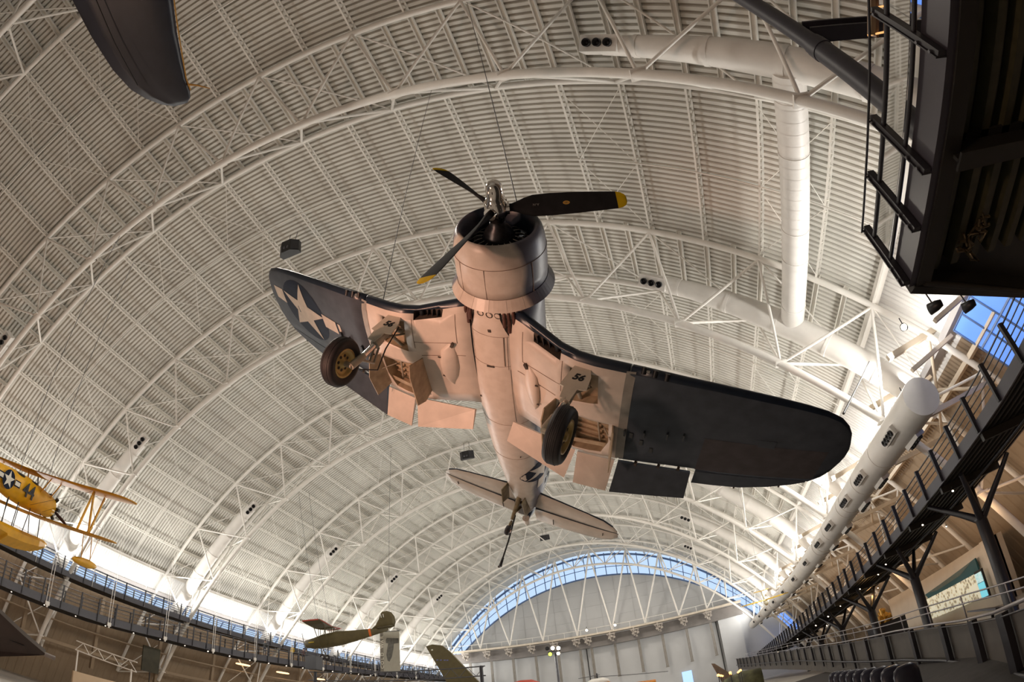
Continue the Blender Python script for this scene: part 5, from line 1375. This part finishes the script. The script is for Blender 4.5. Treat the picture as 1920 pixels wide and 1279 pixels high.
# ---- hanging banner with aircraft print
bn = thing('banner', 'tall pale hanging banner with a grey aircraft print beyond the olive plane', 'banner', (-9.2, 45, 6.4))
MB().box((0, 0, 0), (2.05, .04, 3.9)).build('cloth', mat('banner_cloth', (.36, .34, .28), .8, nscale=2, namt=.06), bn)
pm = mat('banner_print_grey', (.12, .115, .10), .8, nscale=4, namt=.3)
MB().prism([(-.42, 1.1), (-.30, 1.35), (.95, 1.25), (.95, .8), (.45, .75), (.38, .2), (.20, -.5), (-.05, -.95), (-.25, -.85), (-.36, -.3), (-.25, .4), (-.15, .8), (-.40, .85)], -.001, .001, basis((1, 0, 0), (0, 0, 1), (0, -1, 0), (0, -.024, 0))).build('print', pm, bn)
MB().box((-.84, -.021, 0), (.34, .004, 3.8)).build('banner_strip', mat('banner_strip_taupe', (.20, .18, .145), .8, nscale=3, namt=.1), bn)
for i, ch in enumerate('COLD WAR'):
    if ch != ' ': text_mesh(ch, .46, .001, basis((0, 0, 1), (-1, 0, 0), (0, -1, 0), (-.80, -.026, -1.45 + .41 * i)), 'banner_letter', mat('banner_letter_pale', (.58, .55, .46), .8, nscale=4, namt=.1), bn, bold=.012)
MB().tube([(-1.05, 0, 1.97), (1.05, 0, 1.97)], .04, 6).build('banner_rod', M_DARK, bn)
MB().tube([(0, 0, 1.97), (0, 0, 21.95)], .015, 5).build('hanging_wire', M_CABLE, bn)

# ---- olive wing slab rising at the bottom centre
ow = thing('olive_wing', 'folded olive drab wing standing up at the bottom centre', 'airplane wing', (-.3, 40, 2.6))
o = V((-.3, 40, 2.6)); OP = [(-3.0, 5.94), (-2.43, 6.06), (-1.62, 5.92), (-.93, 5.29), (1.18, 2.79), (3.4, .2), (.3, .0), (-1.41, 2.97), (-2.02, 4.15), (-2.44, 4.91)]
MB().prism([(x - o.x, z - o.z) for x, z in OP], -.14, .14, basis((1, 0, 0), (0, 0, 1), (0, -1, 0), (0, 0, 0))).build('wing_skin', OL, ow)
MB().box((-2.15, -.16, 3.0), (.14, .03, .10)).build('tip_light', mat('clear_lens', (.7, .7, .6), .2, nscale=4, namt=.05), ow)
for dx in (0, .3, .62, .85): MB().box((-1.75 + dx, -.16, 2.15 - .09 * dx), (.16, .03, .06)).build('blue_mark', mat('faded_blue_mark', (.14, .16, .42), .5, nscale=4, namt=.1), ow)
# ---- truss gantry with lamp pole
ga = thing('lighting_gantry', 'horizontal steel lattice gantry at the bottom left of centre', 'truss', (-5.4, 37.2, 3.35))
for z in (-.35, .35): MB().tube([(-7, 0, z), (8.2, 0, z)], .05, 6).build('chord', M_CABLE, ga)
for i in range(24): MB().tube([(-7 + i * .63, 0, -.35 if i % 2 else .35), (-6.37 + i * .63, 0, .35 if i % 2 else -.35)], .025, 5).build('lattice', M_CABLE, ga)
for x in (-6.3, 7.9): MB().tube([(x, 0, .4), (x, 0, -5.3)], .14, 8).build('leg', M_DARK, ga)
MB().box((-6.4, -.1, 1.1), (1.1, .9, 1.1)).build('lamp_hood', M_DARK, ga)
lp_ = thing('lamp_pole', 'tall pole carrying a cluster of lit floodlights at bottom centre', 'lamp', (2.45, 60, FLOOR))
MB().tube([(0, 0, 0), (0, 0, 8.3)], .14, 10).build('pole', M_CABLE, lp_)
for dx, dz, m_ in ((-.15, 8.75, M_LAMPC), (.48, 8.65, M_LAMPC), (.4, 8.05, M_LAMP), (-.5, 8.1, mat('green_lamp', (.4, .8, .1), .5, nscale=3, namt=.02, emit=(.55, .85, .05), estr=5)), (-.75, 8.8, M_BLACK)):
    M = basis((1, 0, 0), (0, 0, 1), (0, -1, 0), (dx, -.25, dz))
    MB().lathe([(0, -.3), (.15, -.25), (.24, .12), (.2, .12), (0, .06)], M, 12).build('lamp_housing', M_BLACK, lp_)
    MB().lathe([(.2, .13), (0, .14)], M, 12).build('lamp_face', m_, lp_)
MB().bar((-.8, 0, 8.4), (.6, 0, 8.4), .08, .08).build('crossbar', M_DARK, lp_)
for k, x in enumerate((-.75, 4.42)):
    spot((x, 99.6, 14.1), (0, -1, -.2), ('left' if k == 0 else 'right') + ' of two small lit lamps on the header beam catwalk', None, .22, M_LAMPC)
# ---- aircraft on the floor far ahead
rg = thing('red_airplane', 'red fuselage top poking up at the bottom edge left of the lamp pole', 'airplane', (-1.1, 60, FLOOR))
MB().loft([[V((x, .7 * cos(t), 4.6 + h * sin(t))) for t in [2 * pi * k / 14 for k in range(14)]] for x, h in ((-3.4, .2), (-2.4, .7), (-.6, 1.0), (.6, .95), (1.6, .5), (2.4, .2))]).build('fuselage', RED, rg)
MB().tube([(-1, .4, 0), (-1, .4, 4)], .15, 8).tube([(.6, .4, 0), (.6, .4, 4)], .15, 8).build('stand', M_DARK, rg)
hl = thing('helicopter', 'orange and white helicopter with long dark rotor blade at the bottom edge', 'helicopter', (6.6, 60, FLOOR))
MB().loft([[V((x, .9 * w * cos(t), 3.2 + h * sin(t))) for t in [2 * pi * k / 16 for k in range(16)]] for x, w, h in ((-2.2, .3, .3), (-1.6, .8, .9), (-.2, 1, 1.25), (1.2, .8, .9), (2.0, .3, .4), (6, .12, .2))]).build('fuselage', mat('helicopter_orange', (.6, .22, .03), .4, nscale=2, namt=.2), hl)
MB().loft([[V((x, .5 * cos(t), 4.25 + h * sin(t))) for t in [2 * pi * k / 14 for k in range(14)]] for x, h in ((-1.2, .1), (-.6, .4), (.6, .42), (1.2, .15))]).build('engine_cowl', mat('helicopter_white', (.7, .68, .64), .4, nscale=3, namt=.06), hl)
MB().tube([(0, 0, 4.2), (0, 0, 5.2)], .09, 8).build('rotor_mast', M_DARK, hl)
MB().bar((-.3, 0, 4.85), (7.4, 0, 3.98), .34, .05).bar((.2, .1, 5.0), (-2.2, 1.4, 5.0), .3, .05).build('rotor_blade', M_DARK, hl)
MB().tube([(-1, .6, 0), (-1, .6, 2.4)], .08, 6).tube([(1, .6, 0), (1, .6, 2.4)], .08, 6).bar((-1.8, .6, .06), (1.8, .6, .06), .1, .1).build('skid', M_DARK, hl)
tp = thing('transport_plane', 'camouflaged olive airplane tail with pointed fin at the bottom right of centre', 'airplane', (20.2, 60, FLOOR))
MB().loft([[V((x, .9 * w * cos(t), .95 + h * sin(t))) for t in [2 * pi * k / 14 for k in range(14)]] for x, w, h in ((-1.6, .1, .2), (-.6, .6, .8), (1.2, 1, 1.2), (3.2, .9, 1.0))]).build('fuselage', mat('camo_olive', (.10, .10, .05), .6, nscale=.9, namt=.7), tp)
MB().prism([(-1.7, 3.75), (-1.35, 3.65), (.3, 1.9), (-.9, 1.2)], -.08, .08, basis((1, 0, 0), (0, 0, 1), (0, -1, 0), (0, 0, 0))).build('fin', mat('camo_brown', (.13, .08, .05), .6, nscale=2, namt=.4), tp)
MB().tube([(0, 0, 0), (0, 0, 1)], .12, 8).build('stand', M_DARK, tp)
wd = MB().box((15.3, ENDY - .1, 1.9), (1.75, .1, 2.5)).build('window_7', mat('daylit_door_glass', (.3, .5, .8), .3, nscale=2, namt=.05, emit=(.45, .66, 1.0), estr=.9))
tag(wd, 'small pale blue lit opening low in the end wall', kind='structure')
# ---- dark swept wing low at the left edge
dw = thing('dark_wing_tip', 'almost black pointed wing tip low at the left edge of the photo', 'airplane wing', (4.0, 5.6, .3))
o = V((4.0, 5.6, .3)); tri = [V((2.2, 3.2, 1.35)), V((3.67, 5.05, .81)), V((3.95, 5.65, .50)), V((4.13, 6.17, .26)), V((4.10, 6.15, .22)), V((3.71, 5.22, -.14)), V((2.2, 3.2, -.6))]
bk = V((-.25, .12, .1))
MB().add([p - o for p in tri] + [p - o + bk for p in tri], [tuple(range(7)), tuple(range(13, 6, -1))] + [(i, i + 7, (i + 1) % 7 + 7, (i + 1) % 7) for i in range(7)]).build('wing_skin', mat('charcoal_brown_skin', (.030, .022, .020), .45, nscale=3, namt=.2), dw)
MB().tube([V((2.2, 3.2, .45)) - o + V((.02, -.02, 0)), V((3.9, 5.7, .28)) - o + V((.02, -.02, 0))], .012, 5).build('panel_seam', M_BLACK, dw)
MB().tube([tri[3] - o + V((0, -.02, -.01)), tri[3] - o + V((.10, .22, -.03))], .05, 8).build('tip_pod', mat('grey_pod', (.2, .18, .17), .5, nscale=5, namt=.1), dw)
# ---- things along the left wall below the walkways
def wall_item(name, lab, cat, p, size, m, extra=None):
    t = thing(name, lab, cat, p)
    MB().box((0, 0, 0), size).build('board', m, t)
    MB().tube([(0, 0, -size[2] / 2), (0, 0, FLOOR - p[2])], .06, 6).build('leg', M_DARK, t)
    return t
for i, (y, z) in enumerate(((22, 2.2), (30, 2.6), (38, 3.0), (46, 3.3), (54, 3.5), (62, 3.8))):
    o_ = MB().bar((-33.9, y, 1.0), (-33.2, y, 8.2), .35, .35).build('wall_column', M_BEIGE)
    tag(o_, 'beige wall column under the left walkway, %s from the camera' % RANK[i], 'column')
MB().tube([(-33.2, 0, 4.2), (-33.2, 100, 5.0)], .10, 6).build('wall_pipe', M_BEIGE, bpy.data.objects['wall_left'])
MB().bar((-33.4, 0, 2.2), (-33.4, 100, 3.2), .2, .3).build('wall_girt', M_BEIGE, bpy.data.objects['wall_left'])
for i, y in enumerate((50.5, 58, 66)):
    t = thing('wall_lamp', 'glowing oval wall lamp under the left walkway, %s from the camera' % RANK[i], 'lamp', (-33.0, y, 5.5))
    MB().lathe([(0, -.1), (.5, -.1), (.55, 0), (.5, .05), (0, .08)], basis((0, 1, 0), (1, 0, 0), (0, 0, -1), (0, 0, 0)) @ Matrix.Diagonal((2.2, 1, 1, 1)), 18).build('lamp_face', mat('warm_oval_glow', (1, .7, .4), .5, nscale=2, namt=.02, emit=(1, .62, .30), estr=2.5), t)
    MB().box((-.3, 0, .1), (.5, 1.2, .1)).build('lamp_hood', M_BEIGE, t)
t = thing('service_truss', 'small pale lattice truss below the left walkway at bottom left', 'truss', (-10, 16.0, 1.0))
for dz in (0, .5): MB().tube([(-2.2, 0, dz + .35), (2.2, 1.2, dz - .1)], .035, 6).build('chord', M_STEEL, t)
for i in range(8): MB().tube([(-2.2 + .55 * i, .15 * i, .35 - .055 * i + (.5 if i % 2 else 0)), (-1.65 + .55 * i, .15 * (i + 1), .3 - .055 * i + (0 if i % 2 else .5))], .02, 5).build('lattice', M_STEEL, t)
for q in ((-1.9, 0, .3), (1.9, 1.1, 0)): MB().tube([q, (q[0], q[1], -2.7)], .05, 6).build('leg', M_STEEL, t)
wall_item('display_board', 'cream display board with red stripe at the bottom left edge', 'board', (-7.5, 15, -.7), (.1, 3.2, 1.7), mat('cream_board', (.62, .46, .30), .6, nscale=2, namt=.05))
wall_item('notice_board', 'dark olive notice board hanging below the left walkway', 'board', (-31.5, 35.5, 3.4), (.15, 2.2, 2.6), mat('dark_olive_board', (.05, .045, .025), .6, nscale=2, namt=.2))

# ---- visitors on the walkways
def person(loc, rz, h, shirt, trouser, label, name='person', hair=(.03, .02, .015)):
    t = thing(name, label, 'person', M=Matrix.Translation(V(loc)) @ Matrix.Rotation(rz, 4, 'Z') @ Matrix.Scale(h / 1.75, 4))
    vs_ = [(0, 0, .95, .15), (.09, 0, .90, .10), (.11, .01, .50, .068), (.115, -.02, .09, .05), (.12, .12, .04, .045), (-.09, 0, .90, .10), (-.10, .05, .50, .068), (-.105, .03, .09, .05), (-.11, .17, .04, .045),
           (0, 0, 1.12, .135), (0, .01, 1.36, .15), (0, .0, 1.48, .06), (0, .02, 1.55, .055), (0, .03, 1.66, .095),
           (.17, 0, 1.40, .065), (.24, .02, 1.14, .045), (.22, .18, .96, .036), (.21, .26, .92, .03), (-.17, 0, 1.40, .065), (-.24, .02, 1.14, .045), (-.22, .16, .95, .036), (-.21, .24, .90, .03)]
    ed = [(0, 1), (1, 2), (2, 3), (3, 4), (0, 5), (5, 6), (6, 7), (7, 8), (0, 9), (9, 10), (10, 11), (11, 12), (12, 13), (10, 14), (14, 15), (15, 16), (16, 17), (10, 18), (18, 19), (19, 20), (20, 21)]
    me = bpy.data.meshes.new('body'); me.from_pydata([v[:3] for v in vs_], ed, [])
    o = bpy.data.objects.new('body', me); COL.objects.link(o)
    sk = o.modifiers.new('skin', 'SKIN'); o.modifiers.new('sub', 'SUBSURF').levels = 1
    for i, v in enumerate(me.skin_vertices[0].data): v.radius = (vs_[i][3], vs_[i][3] * .85); v.use_root = (i == 0)
    bpy.context.view_layer.update()
    nm = bpy.data.meshes.new_from_object(o.evaluated_get(bpy.context.evaluated_depsgraph_get()))
    o.modifiers.clear(); o.data = nm
    nm.materials.clear()
    for n_, c_ in (('cloth_%.2f_%.2f' % shirt[:2], shirt), ('trousers_%.2f' % trouser[0], trouser), ('skin_tone', (.42, .26, .18))): nm.materials.append(mat(n_, c_, .8, nscale=9, namt=.1))
    for p in nm.polygons:
        z = p.center.z; p.material_index = 2 if z > 1.47 or (z < 1.0 and abs(p.center.x) > .17 and z > .85) else 0 if z > .93 else 1; p.use_smooth = True
    o.parent = t; o.matrix_local = Matrix.Identity(4)
    MB().lathe([(.0, .125), (.06, .11), (.1, .06), (.105, 0), (.09, -.03)], Matrix.Translation((0, .02, 1.67)), 14).build('hair', mat('dark_hair', hair, .7, nscale=9, namt=.2), t)
    return t
pz = lambda y: lo_.z + lat(y).z + .95 * .75
person((-25.6, 51.0, pz(51)), 1.2, 1.78, (.55, .36, .03), (.03, .03, .04), 'person in a yellow jacket standing on the left walkway near the olive plane')
person((-25.9, 53.4, pz(53.4)), .8, 1.72, (.08, .04, .04), (.03, .03, .04), 'person in dark red clothes just right of the yellow jacket')
person((-26.3, 54.4, pz(54.4)), 2.2, 1.7, (.05, .05, .06), (.05, .05, .07), 'person in grey clothes right of the person in dark red')
person((-25.4, 46.0, pz(46)), .4, 1.75, (.03, .03, .03), (.04, .04, .05), 'person in black leaning on the left walkway rail left of the yellow jacket')
person((29.2, 37.5, ro.z + rat(37.5).z + .3), -2.0, 1.75, (.20, .03, .04), (.03, .03, .05), 'person in a red and dark top walking on the right walkway')
# ---- gold radial engine display and small lit exhibits at the lower right
gd = thing('engine_display', 'gold and orange engine display glowing behind the right railing', 'engine', (30, 38.2, FLOOR))
MB().box((0, 0, 1.0), (2.2, 2.2, 2.0)).build('plinth', M_DARK, gd)
for k in range(9):
    a = 2 * pi * k / 9
    MB().tube([(0, .1, 2.3), (0, .1 + .75 * cos(a), 2.3 + .75 * sin(a))], .16, 8).build('cylinder', mat('gold_engine', (.75, .38, .06), .35, .4, nscale=6, namt=.4), gd)
MB().tube([(-.4, .1, 2.3), (.5, .1, 2.3)], .3, 12).build('crankcase', mat('gold_engine', (.75, .38, .06)), gd)
light('exhibit_spot', 'POINT', (29, 36.5, 2.4), 60, (1, .55, .2), shadow_soft_size=.2)
G_EX = 'small warm exhibit lights on the floor at lower right'
random.seed(11)
for i in range(9):
    y = 34 + i * 2.6; x = 18.0 + (y - 34) * .06 + .7 * (i % 3)
    t = thing('exhibit_light', 'tiny warm exhibit light glowing below the ramp, %s from the near end' % ORDN[i], 'lamp', (x, y, FLOOR), group=G_EX)
    MB().tube([(0, 0, 0), (0, 0, 2.0)], .03, 6).build('stem', M_DARK, t)
    MB().lathe([(0, .09), (.08, .05), (.09, 0), (.07, -.06), (0, -.08)], Matrix.Translation((0, 0, 2.05)), 10).build('bulb', mat('warm_bulb', (1, .6, .2), .5, nscale=2, namt=.02, emit=(1, .45, .12), estr=4), t)
